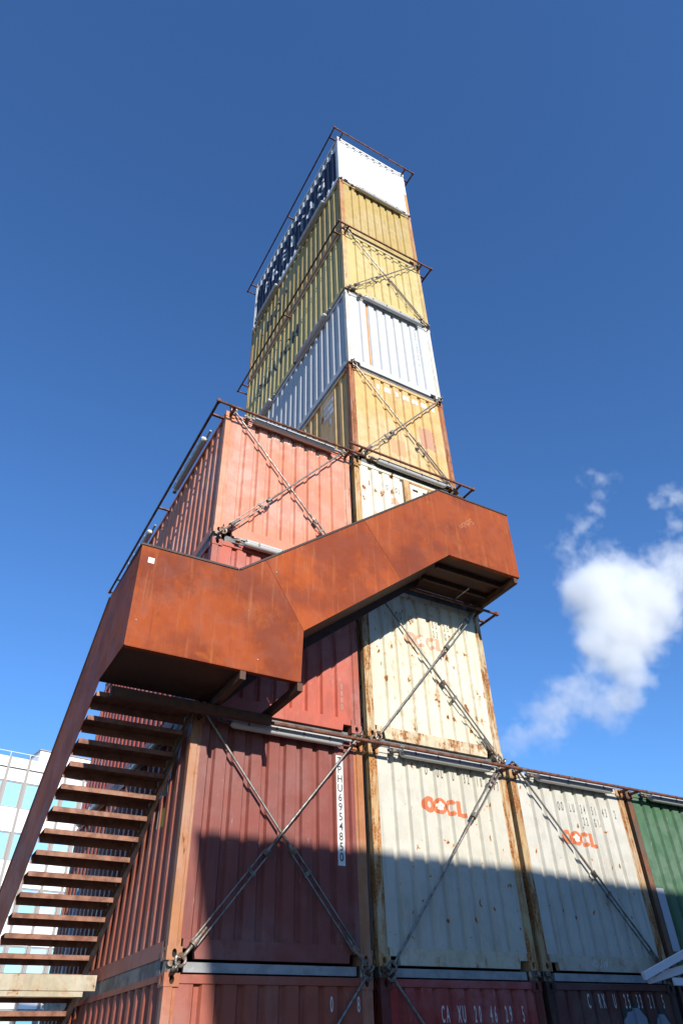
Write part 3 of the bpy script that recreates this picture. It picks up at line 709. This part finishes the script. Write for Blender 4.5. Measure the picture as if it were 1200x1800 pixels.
# ------------------------------------------------------------------ pipe rails around the storeys
def rail(name_at, pts, brackets, label):
    t = thing('pipe_rail', label, 'pipe rail', pts[0], 'pipe rails fixed around the containers')
    o = Vector(pts[0])
    for a, b in zip(pts[:-1], pts[1:]):
        a = Vector(a)-o; b = Vector(b)-o
        MB().tube(a, b, 0.024, 10).build('pipe', MT['pipe'], t, True)
    for p in pts[1:-1]:
        p = Vector(p)-o; MB().box(p.x-0.03, p.x+0.03, p.y-0.03, p.y+0.03, p.z-0.03, p.z+0.03).build('elbow', MT['pipe'], t)
    for a, b in brackets:
        MB().bar(Vector(a)-o, Vector(b)-o, 0.045, 0.03, (0,0,1)).build('bracket', MT['pipe'], t)
O = 0.22
def ring(c, z, label, right=0.9, left=True, x1=None):
    x0 = COLX[c]; e = x0+W+O
    z += 0
    pts = [(x0+0.30, L+O, z), (x0-O, L+O, z), (x0-O, -O, z), (e, -O, z), (e, right, z)] if left else [(x0-O, -O, z), (e, -O, z), (e, right, z)]
    br = [((x0-O, y, z), (x0+0.03, y, z)) for y in ((0.10, 3.0, L-0.10) if left else (0.1,))]+[((e, 0.10, z), (x0+W-0.02, 0.10, z)), ((x0+0.08, -O, z), (x0+0.08, 0.02, z)), ((x0+W-0.08, -O, z), (x0+W-0.08, 0.02, z))]
    rail('', pts, br, label)
ring('B', 8*PZ+H-0.11, 'rusty pipe rail around the top edge of the highest white container')
ring('B', 6*PZ+H-0.14, 'rusty pipe rail between the two yellow containers')
ring('B', 3*PZ+H+0.11, 'rusty pipe rail in front of the foot of the ochre container', left=False)
ring('B', 2*PZ+H-0.06, 'rusty pipe rail under the upper stair landing', left=False, right=0.4)
xA = COLX['A']
zA = 3*PZ+H-0.09
rail('', [(xA+0.3, L+0.5, zA), (xA-O, L+0.5, zA), (xA-O, -O, zA), (0.10, -O, zA)],
     [((xA-O, y, zA), (xA+0.03, y, zA)) for y in (0.12, 3.0, L-0.1)]+[((xA+0.08, -O, zA), (xA+0.08, 0.02, zA)), ((xA+W-0.1, -O, zA), (xA+W-0.1, 0.02, zA))],
     'rusty pipe rail around the top of the salmon pink container')
z1 = PZ+H-0.06
rail('', [(xA-0.05, -O, z1), (COLX['D']+W, -O, z1)],
     [((x, -O, z1), (x, 0.02, z1)) for x in (xA+0.08, xA+W-0.08, 0.08, W-0.08, COLX['C']+0.10, COLX['C']+W-0.08, COLX['D']+0.10, COLX['D']+W-0.08)],
     'long rusty pipe rail running above the lower row of containers')
rail('', [(W+0.03, -0.14, z1+0.08), (W+0.03, 0.55, z1+0.08)], [((W-0.03, 0.0, z1+0.08), (W+0.03, 0.0, z1+0.08))], 'short stub of rusty pipe above the corner where both cream containers meet')
# coupling sleeves on the long rail
sl_par = [o for o in C.objects if o.name.startswith('pipe_rail') and 'long rusty' in o.get('label', '')][0]
for x in (0.40, 2.60, 3.58, 5.32):
    MB().tube((x-sl_par.location.x-0.035, 0, 0), (x-sl_par.location.x+0.035, 0, 0), 0.028, 10).build('coupling', MT['galv'], sl_par, True)

# ------------------------------------------------------------------ crossed lashing rods
def lash(c, lv, d, label, tb=0.30, at='low', zt=None, zb=None, front=-0.085, extend=None):
    """d='/' or '\\\\'; rod between the gap below and the gap above a container, with a turnbuckle and two shackles"""
    x = COLX[c]; zb_ = lv*PZ-0.055 if zb is None else zb; zt_ = (lv+1)*PZ-0.05 if zt is None else zt
    xl, xr = x+0.085, x+W-0.085
    lo, hi = ((xl, zb_), (xr, zt_)) if d == '/' else ((xr, zb_), (xl, zt_))
    f = front if d == '/' else front+0.036
    p = Vector((lo[0], f, lo[1])); q = Vector((hi[0], f, hi[1]))
    t = thing('lashing_rod', label, 'lashing rod', p, 'crossed lashing rods on the container fronts')
    v = q-p; Ln = v.length; dd = v.normalized()
    start, end = (dd*0.26, dd*(0.26+tb*Ln)) if at == 'low' else (v-dd*(0.2+tb*Ln), v-dd*0.2)
    side = Vector((0,-1,0)).cross(dd).normalized()
    a, b = (Vector((0,0,0))+dd*0.10, v-dd*0.10)
    # rod on both sides of the turnbuckle
    if at == 'low':
        MB().tube(end, b, 0.0155, 10).build('rod', MT['galv'], t, True)
        MB().tube(a, start+dd*0.18, 0.019, 10).build('threaded_end', MT['galv_dark'], t, True)
        MB().tube(end+dd*0.08, end+dd*0.30, 0.0185, 10).build('threaded_end', MT['galv_dark'], t, True)
    else:
        MB().tube(a, start, 0.0155, 10).build('rod', MT['galv'], t, True)
        MB().tube(end-dd*0.15, b, 0.019, 10).build('threaded_end', MT['galv_dark'], t, True)
        MB().tube(start-dd*0.30, start-dd*0.08, 0.0185, 10).build('threaded_end', MT['galv_dark'], t, True)
    tbm = MB()
    for s in (-1, 1): tbm.bar(start+side*0.034*s, end+side*0.034*s, 0.014, 0.024, (0,-1,0))
    fr_ = tbm.build('turnbuckle', MT['galv'], t)
    for pnt, sg in ((start, 1), (end, -1)):
        MB().tube(pnt-dd*0.03*sg, pnt+dd*0.05*sg, 0.043, 10, 0.034).build('turnbuckle_eye', MT['galv_dark'], fr_, True)
    MB().bar(start+(end-start)*0.76-side*0.055, start+(end-start)*0.76+side*0.055, 0.045, 0.026).build('lock_plate', MT['galv_dark'], fr_)
    for pnt, sg in ((Vector((0,0,0)), 1), (v, -1)):
        m_ = MB(); c_ = pnt+dd*0.06*sg
        m_.torus(c_, (0,-1,0), 0.052, 0.016, 0, 360, 14, 6)
        m_.tube(pnt+Vector((0,-0.035,0))-dd*0.0*sg, pnt+Vector((0,0.09,0)), 0.016, 8)
        m_.tube(pnt+dd*0.09*sg-side*0.034, pnt+dd*0.09*sg+side*0.034, 0.013, 8)
        m_.torus(pnt-dd*0.01*sg, side, 0.045, 0.015, 0, 360, 12, 6, up=dd)
        m_.build('shackle', MT['galv_dark'], t, True)
lash('A', 1, '/', 'steel rod rising right across the dull red container with the number strip', 0.34)
lash('A', 1, '\\', 'steel rod falling right across the dull red container with the number strip', 0.36)
lash('B', 1, '/', 'steel rod rising right across the cream container with the whole logo', 0.26, 'high')
lash('C', 1, '\\', 'steel rod falling right across the pale cream container beside the green one', 0.40)
lash('B', 2, '/', 'steel rod rising right across the rust spotted container under the landing', 0.30, 'high')
lash('B', 2, '\\', 'steel rod falling right across the rust spotted container under the landing', 0.34)
lash('A', 3, '/', 'steel rod rising right across the salmon pink container', 0.26)
lash('A', 3, '\\', 'steel rod falling right across the salmon pink container', 0.22)
lash('B', 4, '/', 'steel rod rising right across the ochre container', 0.28)
lash('B', 4, '\\', 'steel rod falling right across the ochre container', 0.28)
lash('B', 6, '/', 'steel rod rising right across the pale yellow container', 0.30)
lash('B', 6, '\\', 'steel rod falling right across the pale yellow container', 0.38)
lash('A', 0, '/', 'steel rod rising right across the brick red container on the ground', 0.3, zb=0.07)
lash('B', 0, '\\', 'steel rod falling right across the deep red container on the ground', 0.3, zb=0.07)

# ------------------------------------------------------------------ rusty steel staircase with two landings
st = thing('staircase', 'rust orange steel staircase with solid parapets wrapping the container corner', 'staircase', (-3.74, 0, 0))
ox = -3.74
D_ = 1.15; TH = 0.008
ZL1, ZL2, PH = 5.40, 8.07, 1.305
def sheet(name, pts, y0, y1, mat=None, parent=st, axis='y', bev=0.0):
    q = [(p[0]-ox, p[1]) if axis == 'y' else p for p in pts]
    a, b = (y0, y1) if axis == 'y' else (y0-ox, y1-ox)
    o = MB().prism(q, axis, a, b).build(name, mat or MT['corten'], parent); return o
XA = -3.74
tl = (-2.51, ZL1+PH)                  # fold in the top edge, foot of the flight
tr = (0.93, ZL2+PH)                   # fold at the upper landing
s1t = (-2.16, tl[1]+(tr[1]-tl[1])*(-2.16-tl[0])/(tr[0]-tl[0])); s1b = (-1.60, 6.08)
s2t = (-0.60, tl[1]+(tr[1]-tl[1])*(-0.60-tl[0])/(tr[0]-tl[0])); br_ = (0.97, ZL2)
s2b = (-0.02, s1b[1]+(br_[1]-s1b[1])*(-0.02-s1b[0])/(br_[0]-s1b[0]))
XE = 2.43
def gap(a, b, e):                     # pull a seam point back a few mm so the plates stay apart
    return (a[0]+e, a[1])
sheet('parapet_plate', [(XA, ZL1-0.01), (-1.63, ZL1-0.01), s1b, s1t, tl, (XA, ZL1+PH-0.01)], -D_, -D_+TH)
sheet('parapet_plate', [gap(s1b,0,0.004), s2b, s2t, gap(s1t,0,0.006)], -D_, -D_+TH, MT['corten2'])
sheet('parapet_plate', [gap(s2b,0,0.004), br_, (XE-0.02, ZL2), (XE, ZL2+PH), tr, gap(s2t,0,0.006)], -D_, -D_+TH, MT['corten3'])
# blackened cap along the top edge
def cap(a, b, y=-D_, w_=0.05):
    MB().bar((a[0]-ox, y+0.012, a[1]+0.012), (b[0]-ox, y+0.012, b[1]+0.012), 0.026, w_, (0,-1,0)).build('edge_cap', MT['cap'], st)
cap((XA, ZL1+PH-0.01), (tl[0]-0.012, tl[1])); cap((tl[0]+0.012, tl[1]+0.006), (tr[0]-0.012, tr[1])); cap((tr[0]+0.012, tr[1]), (XE, ZL2+PH))
# bottom return flanges
sheet('flange', [(XA+0.01, ZL1-0.018), (-1.64, ZL1-0.018), (-1.64, ZL1-0.011), (XA+0.01, ZL1-0.011)], -D_+0.001, -D_+0.07)
sheet('flange', [(0.98, ZL2-0.008), (XE-0.02, ZL2-0.008), (XE-0.02, ZL2-0.001), (0.98, ZL2-0.001)], -D_+0.001, -D_+0.08)
# closed right end of the upper landing, closed end below the flight
sheet('parapet_plate', [(-D_+TH+0.001, ZL2), (-0.24, ZL2), (-0.24, ZL2+PH), (-D_+TH+0.001, ZL2+PH)], XE-0.028, XE-0.020, axis='x')
sheet('parapet_plate', [(-D_+TH+0.001, ZL1-0.01), (-D_+0.30, ZL1-0.01), (-D_+0.30, 6.04), (-D_+TH+0.001, 6.04)], -1.643, -1.635, axis='x')
# left parapet: landing and the long flight that goes down along the container's side
SLP = 0.692; y_t0 = -0.158; z_t0 = 5.259
zlow = lambda y: z_t0+0.07-SLP*(y-y_t0)
yend = 7.05
side_pts = [(-D_+TH+0.001, ZL1-0.01), (y_t0-0.03, ZL1-0.01), (yend, max(0.03, zlow(yend)-0.02)), (yend, zlow(yend)+1.12), (0.22, ZL1+PH-0.01), (-D_+TH+0.001, ZL1+PH-0.01)]
sp = sheet('parapet_plate', side_pts, XA, XA+TH, axis='x')
SK = -0.010                            # the flight splays out very slightly as it goes down
for v in sp.data.vertices: v.co.x += SK*(v.co.y+D_)
MB().bar((0.012, -D_, ZL1+PH+0.004), (0.012, 0.20, ZL1+PH+0.004), 0.05, 0.026, (0,0,1)).build('edge_cap', MT['cap'], st)
MB().bar((0.012+SK*1.37, 0.22, ZL1+PH+0.002), (0.012+SK*8.2, yend, zlow(yend)+1.135), 0.05, 0.026, (0,0,1)).build('edge_cap', MT['cap'], st)
# inner stringer
XI = -2.60
isp = [(y_t0-0.05, z_t0+0.045), (yend, max(0.2, zlow(yend))-0.015), (yend, 0.02), (yend-0.12, 0.02), (y_t0-0.05, z_t0-0.10)]
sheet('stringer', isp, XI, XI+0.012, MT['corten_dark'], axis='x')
MB().bar((XI-ox+0.006, y_t0-0.05, z_t0+0.066), (XI-ox+0.006, yend, max(0.2, zlow(yend))+0.006), 0.05, 0.010, (0,0,1)).build('stringer_flange', steel('olive_rust_flange', (0.14,0.085,0.03,1), (0.09,0.05,0.02,1), 0.7, 0.1), st)
# treads of the side flight: folded plates
nT = int((z_t0-0.1)/0.185)
tm = MB(); wT = (XI-0.004)-(XA-0.02)
tm.box(0, wT, 0, 0.33, -0.006, 0); tm.box(0, wT, 0, 0.006, -0.056, -0.0065); tm.box(0, wT, 0.324, 0.33, -0.095, -0.0065)
tme = tm.mesh('tread'); tme.materials.append(steel('tread_steel', (0.20,0.085,0.05,1), (0.13,0.05,0.03,1), 0.6, 0.15, scale=6))
for i in range(nT): link('tread', tme, st, (-0.02+TH+0.01+max(SK*0.267*i*0.0, 0), y_t0+0.267*i, z_t0-0.185*i))
# treads of the front flight
nF = 14; rise = (ZL2-ZL1)/(nF+1); run = (0.93+2.30)/nF
fm = MB(); fm.box(0, run+0.01, 0, 0.86, -0.006, 0); fm.box(0, 0.006, 0, 0.86, -0.05, -0.0065)
fme = fm.mesh('tread'); fme.materials.append(tme.materials[0])
for i in range(nF): link('tread', fme, st, (-2.56-ox+run*i, -D_+TH+0.004, ZL1+rise*(i+1)+0.05))
# soffit plate and inner stringer of the front flight
sl2 = (br_[1]-s1b[1])/(br_[0]-s1b[0])
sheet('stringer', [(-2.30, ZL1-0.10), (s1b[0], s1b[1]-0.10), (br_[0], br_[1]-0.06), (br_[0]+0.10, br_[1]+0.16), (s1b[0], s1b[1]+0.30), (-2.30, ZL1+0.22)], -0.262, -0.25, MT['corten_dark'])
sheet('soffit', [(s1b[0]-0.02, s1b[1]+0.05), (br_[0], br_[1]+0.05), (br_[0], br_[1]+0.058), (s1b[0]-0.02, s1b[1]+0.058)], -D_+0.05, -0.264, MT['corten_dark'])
# landing floors with beams below
sheet('landing_floor', [(XA+TH, ZL1+0.03), (-2.32, ZL1+0.03), (-2.32, ZL1+0.04), (XA+TH, ZL1+0.04)], -D_+TH, -0.03, MT['corten_dark'])
sheet('landing_floor', [(0.95, ZL2+0.05), (XE-0.03, ZL2+0.05), (XE-0.03, ZL2+0.06), (0.95, ZL2+0.06)], -D_+TH, -0.03, MT['corten_dark'])
for y in (-0.80, -0.42): MB().box(0.97-ox, XE-0.03-ox, y, y+0.05, ZL2-0.03, ZL2+0.049).build('floor_beam', MT['corten_dark'], st)
MB().box(XE-0.12-ox, XE-0.03-ox, -D_+0.08, -0.03, ZL2-0.012, ZL2-0.004).build('flange', steel('worn_flange', (0.13,0.085,0.06,1), (0.22,0.17,0.10,1), 0.6, 0.2), st)
MB().tube((1.75-ox, -0.62, ZL2-0.10), (1.75-ox, -0.18, ZL2-0.10), 0.012, 8).build('conduit', MT['galv'], st)
for x, y1 in ((-2.40, 0.04), (-1.67, 0.04), (2.28, 0.0)):
    z = ZL1 if x < 0 else ZL2
    hb = 0.11 if x < 0 else 0.10
    MB().box(x-ox, x+0.07-ox, -D_+TH+0.002, y1+0.02, z-hb-(0.012 if x < 0 else 0.03), z-(0.020 if x < 0 else 0.034)).build('cantilever_beam', MT['corten_dark'], st)
MB().box(-3.62-ox, -1.62-ox, -0.34, -0.26, ZL1-0.235, ZL1-0.125).build('cross_beam', MT['corten_dark'], st)
# beige beam carrying the side flight, bolted to the container side
bb = thing('support_beam', 'beige flaking steel beam under the stair flight, fixed to the container side', 'beam', (-2.56, 2.62, 2.62))
MB().box(-1.9, 0.0, 0.0, 0.012, 0.0, 0.165).build('web', MT['beige'], bb)
MB().box(-1.9, -0.0, 0.0125, 0.10, 0.153, 0.165).build('flange', MT['beige'], bb)
MB().box(-1.9, -0.14, 0.0125, 0.12, -0.06, 0.012).build('flange', MT['beige'], bb)
MB().box(-1.82, -1.70, 0.02, 0.14, -2.62, -0.0605).build('post', MT['beige'], bb)
# sticker, scratched word and bolts on the front plates
stick = MB().box(-3.645-ox, -3.57-ox, -D_-0.003, -D_-0.0005, 6.47, 6.545).build('sticker', MT['sticker'], st)
def scratch_word():
    V = []; F = []
    u = 0
    for ch in 'Schön':
        vs, fs = text_polys(ch, -0.020); x0 = min(p[0] for p in vs); x1 = max(p[0] for p in vs); o = len(V)
        for a, b in vs: V.append((u+(a-x0), b))
        F += [tuple(i+o for i in f) for f in fs]; u += x1-x0+0.10
    k = 0.17; a = R(219); c, s = math.cos(a), math.sin(a)
    mb = MB(); mb.add([(1.545-ox+(x*c-y*s)*k, -D_-0.0015, 9.00+(x*s+y*c)*k) for x, y in V], F)
    mb.build('scratched_word', MT['scratch'], st)
scratch_word()
for (x, z) in ((-3.66, 5.70), (-2.20, 5.55), (0.55, 7.95), (2.33, 8.22), (-0.75, 7.1), (-2.0, 6.83), (0.7, 9.0)):
    MB().tube((x-ox, -D_-0.006, z), (x-ox, -D_+0.001, z), 0.011, 8).build('bolt_head', MT['galv_dark'], st)

# ------------------------------------------------------------------ white timber frame at the foot of the row
wf = thing('timber_frame', 'white painted timber frame leaning out beside the green container', 'timber frame', (5.4, -0.6, 0))
MB().bar((-1.74, 0, 2.61), (0.1, 0, 3.16), 0.085, 0.045).build('rafter', MT['whitewood'], wf)
MB().bar((-1.50, 0.13, 2.585), (0.1, 0.13, 2.88), 0.085, 0.045).build('rafter', MT['whitewood'], wf)
MB().bar((-1.22, -0.03, 2.56), (0.1, -0.03, 2.55), 0.085, 0.030).build('rail', MT['whitewood'], wf)
MB().bar((-1.42, -0.02, 2.69), (-1.42, 0.16, 2.63), 0.09, 0.045, (0,0,1)).build('spacer_block', MT['whitewood'], wf)
MB().box(0.02, 0.12, 0.03, 0.10, 0, 3.1).build('post', MT['whitewood'], wf)

# ------------------------------------------------------------------ office building behind, on the left
def office():
    wht = flat('white_facade_panel', (0.74, 0.73, 0.72, 1), 0.35, 0.12)
    mul = flat('grey_mullion', (0.27, 0.25, 0.24, 1), 0.5, 0.2)
    dark = flat('shadow_line', (0.05, 0.05, 0.05, 1), 0.6, 0.1)
    gl = newmat('sky_tinted_glass'); gm, gt, gn, gll, gb = gl
    gb.inputs['Base Color'].default_value = (0.50, 0.84, 0.90, 1); gb.inputs['Metallic'].default_value = 0.55; gb.inputs['Roughness'].default_value = 0.06  # cyan tint of the glass, also standing in for reflected sky
    panes = []
    for gi, gc in enumerate(((0.50,0.84,0.90,1),(0.42,0.74,0.84,1),(0.58,0.86,0.88,1),(0.62,0.80,0.82,1))):
        g2 = gm.copy(); g2.node_tree.nodes['Principled BSDF'].inputs['Base Color'].default_value = gc
        g2.node_tree.nodes['Principled BSDF'].inputs['Roughness'].default_value = (0.05, 0.08, 0.15, 0.3)[gi]; panes.append(g2)
    rail_m = flat('white_railing', (0.7, 0.7, 0.7, 1), 0.5, 0.1)
    bay, fh, nb, nf = 1.46, 3.45, 12, 6
    x0 = -12.10; top = 20.62
    t = thing('office_building', 'white panelled office building with sky-coloured glass windows behind the staircase', 'building', (1.5, 50, 0), rz=R(9))
    MB().box(x0, x0+bay*nb, 0.10, 14, 0, top-0.25).build('wall', wht, t)
    pan = MB().box(0.10, bay-0.10, -0.03, 0.098, 0, 1.60).mesh('facade_panel'); pan.materials.append(wht)
    par = MB().box(0.10, bay-0.10, -0.05, 0.098, 0, 0.72).mesh('parapet_panel'); par.materials.append(wht)
    frm = MB()
    frm.box(0.10, bay-0.10, 0.02, 0.095, 0, 0.07); frm.box(0.10, bay-0.10, 0.02, 0.095, 1.74, 1.81); frm.box(0.10, 0.20, 0.02, 0.095, 0.0705, 1.7395); frm.box(bay-0.20, bay-0.10, 0.02, 0.095, 0.0705, 1.7395)
    frm = frm.mesh('window'); frm.materials.append(mul)
    pane = MB().box(0.2005, bay-0.2005, 0.06, 0.08, 0.0705, 1.7395).mesh('pane'); pane.materials.append(gm)
    mu = MB().box(-0.095, -0.02, -0.10, 0.09, 0, top); mu.box(0.02, 0.095, -0.10, 0.09, 0, top); mu.box(-0.0195, 0.0195, -0.16, 0.05, 0, top-0.02)
    mu = mu.mesh('mullion'); mu.materials.append(mul)
    for i in range(nb+1): link('mullion', mu, t, (x0+bay*i, 0, 0))
    for i in range(nb):
        link('parapet_panel', par, t, (x0+bay*i, 0, top-0.75))
        MB().box(x0+bay*i+0.10, x0+bay*(i+1)-0.10, 0.03, 0.095, top-0.85, top-0.76).build('shadow_strip', dark, t)  # dark strip painted as the shadow line under the parapet
        for k in range(nf):
            zt = top-1.73-fh*k
            if k == 0:
                p0 = MB().box(0.10, bay-0.10, -0.03, 0.098, 0, 0.86).mesh('facade_panel') if i == 0 else office.p0
                if i == 0: p0.materials.append(wht); office.p0 = p0
                link('facade_panel', p0, t, (x0+bay*i, 0, top-1.72))
            wn = link('window', frm, t, (x0+bay*i, 0, zt-1.82))
            link('pane', pane, wn, mat=panes[random.choice((0,0,1,1,2,3))])
            if zt-1.82-1.62 > 0: link('facade_panel', pan, t, (x0+bay*i, 0, zt-1.82-1.62))
    MB().box(x0, x0+bay*nb, -0.02, 13.8, top-0.249, top-0.02).build('roof', wht, t)
    rm = MB()
    rm.tube((x0, 0.2, top+0.42), (x0+bay*9, 0.2, top+0.42), 0.022, 6)
    for i in range(10): rm.tube((x0+bay*i, 0.2, top-0.05), (x0+bay*i, 0.2, top+0.42), 0.018, 6)
    rm.build('railing', rail_m, t)
    pb = MB().box(0.35, 5.0, 0.6, 6, top-0.019, top+1.05).build('roof_plant_room', wht, t)
    MB().box(0.25, 5.1, 0.5, 6.1, top+1.051, top+1.13).build('roof_edge', mul, pb)
office()

# ------------------------------------------------------------------ neighbouring building behind the camera, outline shaped to cast shadow on the lower rows
def neighbour():
    yc = -13.0; dz = 0.42*13.0; dx = -SUN_A*13.0
    m = flat('pale_render', (0.42, 0.40, 0.37, 1), 0.8, 0.2); g = flat('dark_window', (0.04, 0.05, 0.06, 1), 0.15, 0.0)
    t = thing('neighbour_building', 'unseen pale rendered building across the yard, end wall leaned to shape its shadow', 'building', (0, yc, 0))
    pts = [(-2.37+dx, 3.95+dz), (2.4+dx, 3.93+dz), (6.2+dx, 3.80+dz), (24, 3.72+dz), (24, 0), (-2.37+dx+0.276*(3.95+dz), 0)]
    MB().prism(pts, 'y', -9, 0).build('wall', m, t)
    for i in range(5):
        for k in range(2):
            w_ = MB().box(4+i*3.6, 6.0+i*3.6, 0.003, 0.05, 1.2+k*3.6, 3.0+k*3.6).build('window', m, t)
            MB().box(4.1+i*3.6, 5.9+i*3.6, 0.051, 0.06, 1.3+k*3.6, 2.9+k*3.6).build('pane', g, w_)
neighbour()

# ------------------------------------------------------------------ steam drifting off to the right
def steam():
    YS = 110.0
    cpos = Vector((-5.1042, -8.0244, 1.8435)); fpx = 1217.27
    def at(px, py, dy=0):
        d = fw+rt2*((px-600)/fpx)-up2*((py-900)/fpx); return cpos+d*((YS+dy-cpos.y)/d.y)
    k = (at(1100,1100)-at(1101,1100)).length
    B = [(893,1310,11,.40),(915,1295,17,.45),(945,1275,23,.5),(975,1250,25,.5),(1005,1228,25,.5),(1040,1232,25,.5),(1070,1240,23,.6),(1100,1225,21,.9),(1108,1190,21,1.1),(1095,1160,25,1.3),
         (1050,1160,19,.5),(1035,1185,18,.45),(1015,1205,17,.4),(1040,1130,21,.8),(1070,1120,34,1.2),(1110,1120,34,1.2),(1060,1080,34,1.3),(1100,1070,44,1.3),(1035,1040,32,1.5),(1060,1015,28,1.2),
         (1095,1025,34,1.2),(1145,1075,36,1.1),(1150,1040,34,1.1),(1175,1060,22,.7),(1185,1010,32,.75),(1160,985,26,.6),(1205,975,30,.6),(1225,1005,28,.6),
         (1065,985,24,.40),(1085,975,20,.32),(1030,975,20,.32),(1000,980,22,.30),(990,960,18,.28),(1010,935,20,.32),(1035,915,18,.34),(1050,890,16,.36),(1055,868,15,.34),(1035,838,17,.34),(1060,845,16,.32),(1080,835,12,.22),
         (1150,880,18,.38),(1175,870,20,.42),(1195,880,22,.45),(1190,925,22,.36)]
    rng = random.Random(3)
    cs = [(at(a, b, rng.uniform(-3, 3)), r*k*1.36, wgt) for a, b, r, wgt in B]
    lo = Vector([min(c[0][i]-c[1]*1.35 for c in cs) for i in range(3)]); hi = Vector([max(c[0][i]+c[1]*1.35 for c in cs) for i in range(3)])
    m = bpy.data.materials.new('steam'); m.use_nodes = True; n = m.node_tree.nodes; l = m.node_tree.links; n.clear()
    pos = N(n, 'ShaderNodeNewGeometry').outputs['Position']
    def warp(src, sc, amp, det):
        w1 = N(n, 'ShaderNodeTexNoise'); w1.inputs['Scale'].default_value = sc; w1.inputs['Detail'].default_value = det; w1.inputs['Roughness'].default_value = 0.55; l.new(src, w1.inputs[0])
        sb = N(n, 'ShaderNodeVectorMath'); sb.operation = 'SUBTRACT'; sb.inputs[1].default_value = (0.5,0.5,0.5); l.new(w1.outputs['Color'], sb.inputs[0])
        s_ = N(n, 'ShaderNodeVectorMath'); s_.operation = 'SCALE'; s_.inputs[3].default_value = amp; l.new(sb.outputs[0], s_.inputs[0])
        a_ = N(n, 'ShaderNodeVectorMath'); a_.operation = 'ADD'; l.new(src, a_.inputs[0]); l.new(s_.outputs[0], a_.inputs[1]); return a_.outputs[0]
    pw = warp(pos, 0.13, 6.0, 5)
    acc = None
    for c, r, wgt in cs:
        dn = N(n, 'ShaderNodeVectorMath'); dn.operation = 'DISTANCE'; dn.inputs[1].default_value = c; l.new(pw, dn.inputs[0])
        v = ramp(n, l, dn.outputs['Value'], r, r*0.15, 0, wgt)
        acc = v if acc is None else math_(n, l, 'MAXIMUM', acc, v)
    det = noise(n, l, pos, 0.22, 8, 0.62, off=(2, 3, 1))
    dens = math_(n, l, 'SUBTRACT', acc, ramp(n, l, det, 0.64, 0.36, 0.0, 0.42))
    dens = math_(n, l, 'MULTIPLY', math_(n, l, 'MAXIMUM', dens, 0.0), 0.19)
    pv = N(n, 'ShaderNodeVolumePrincipled'); pv.inputs['Color'].default_value = (0.925, 0.935, 0.95, 1); pv.inputs['Anisotropy'].default_value = 0.0
    l.new(dens, pv.inputs['Density'])
    out = N(n, 'ShaderNodeOutputMaterial'); l.new(pv.outputs[0], out.inputs['Volume'])
    o = MB().box(lo.x, hi.x, lo.y, hi.y, lo.z, hi.z).build('steam_cloud', m)
    tag(o, 'white steam plume drifting up in the blue sky beside the tower', 'steam', kind='stuff')
steam()
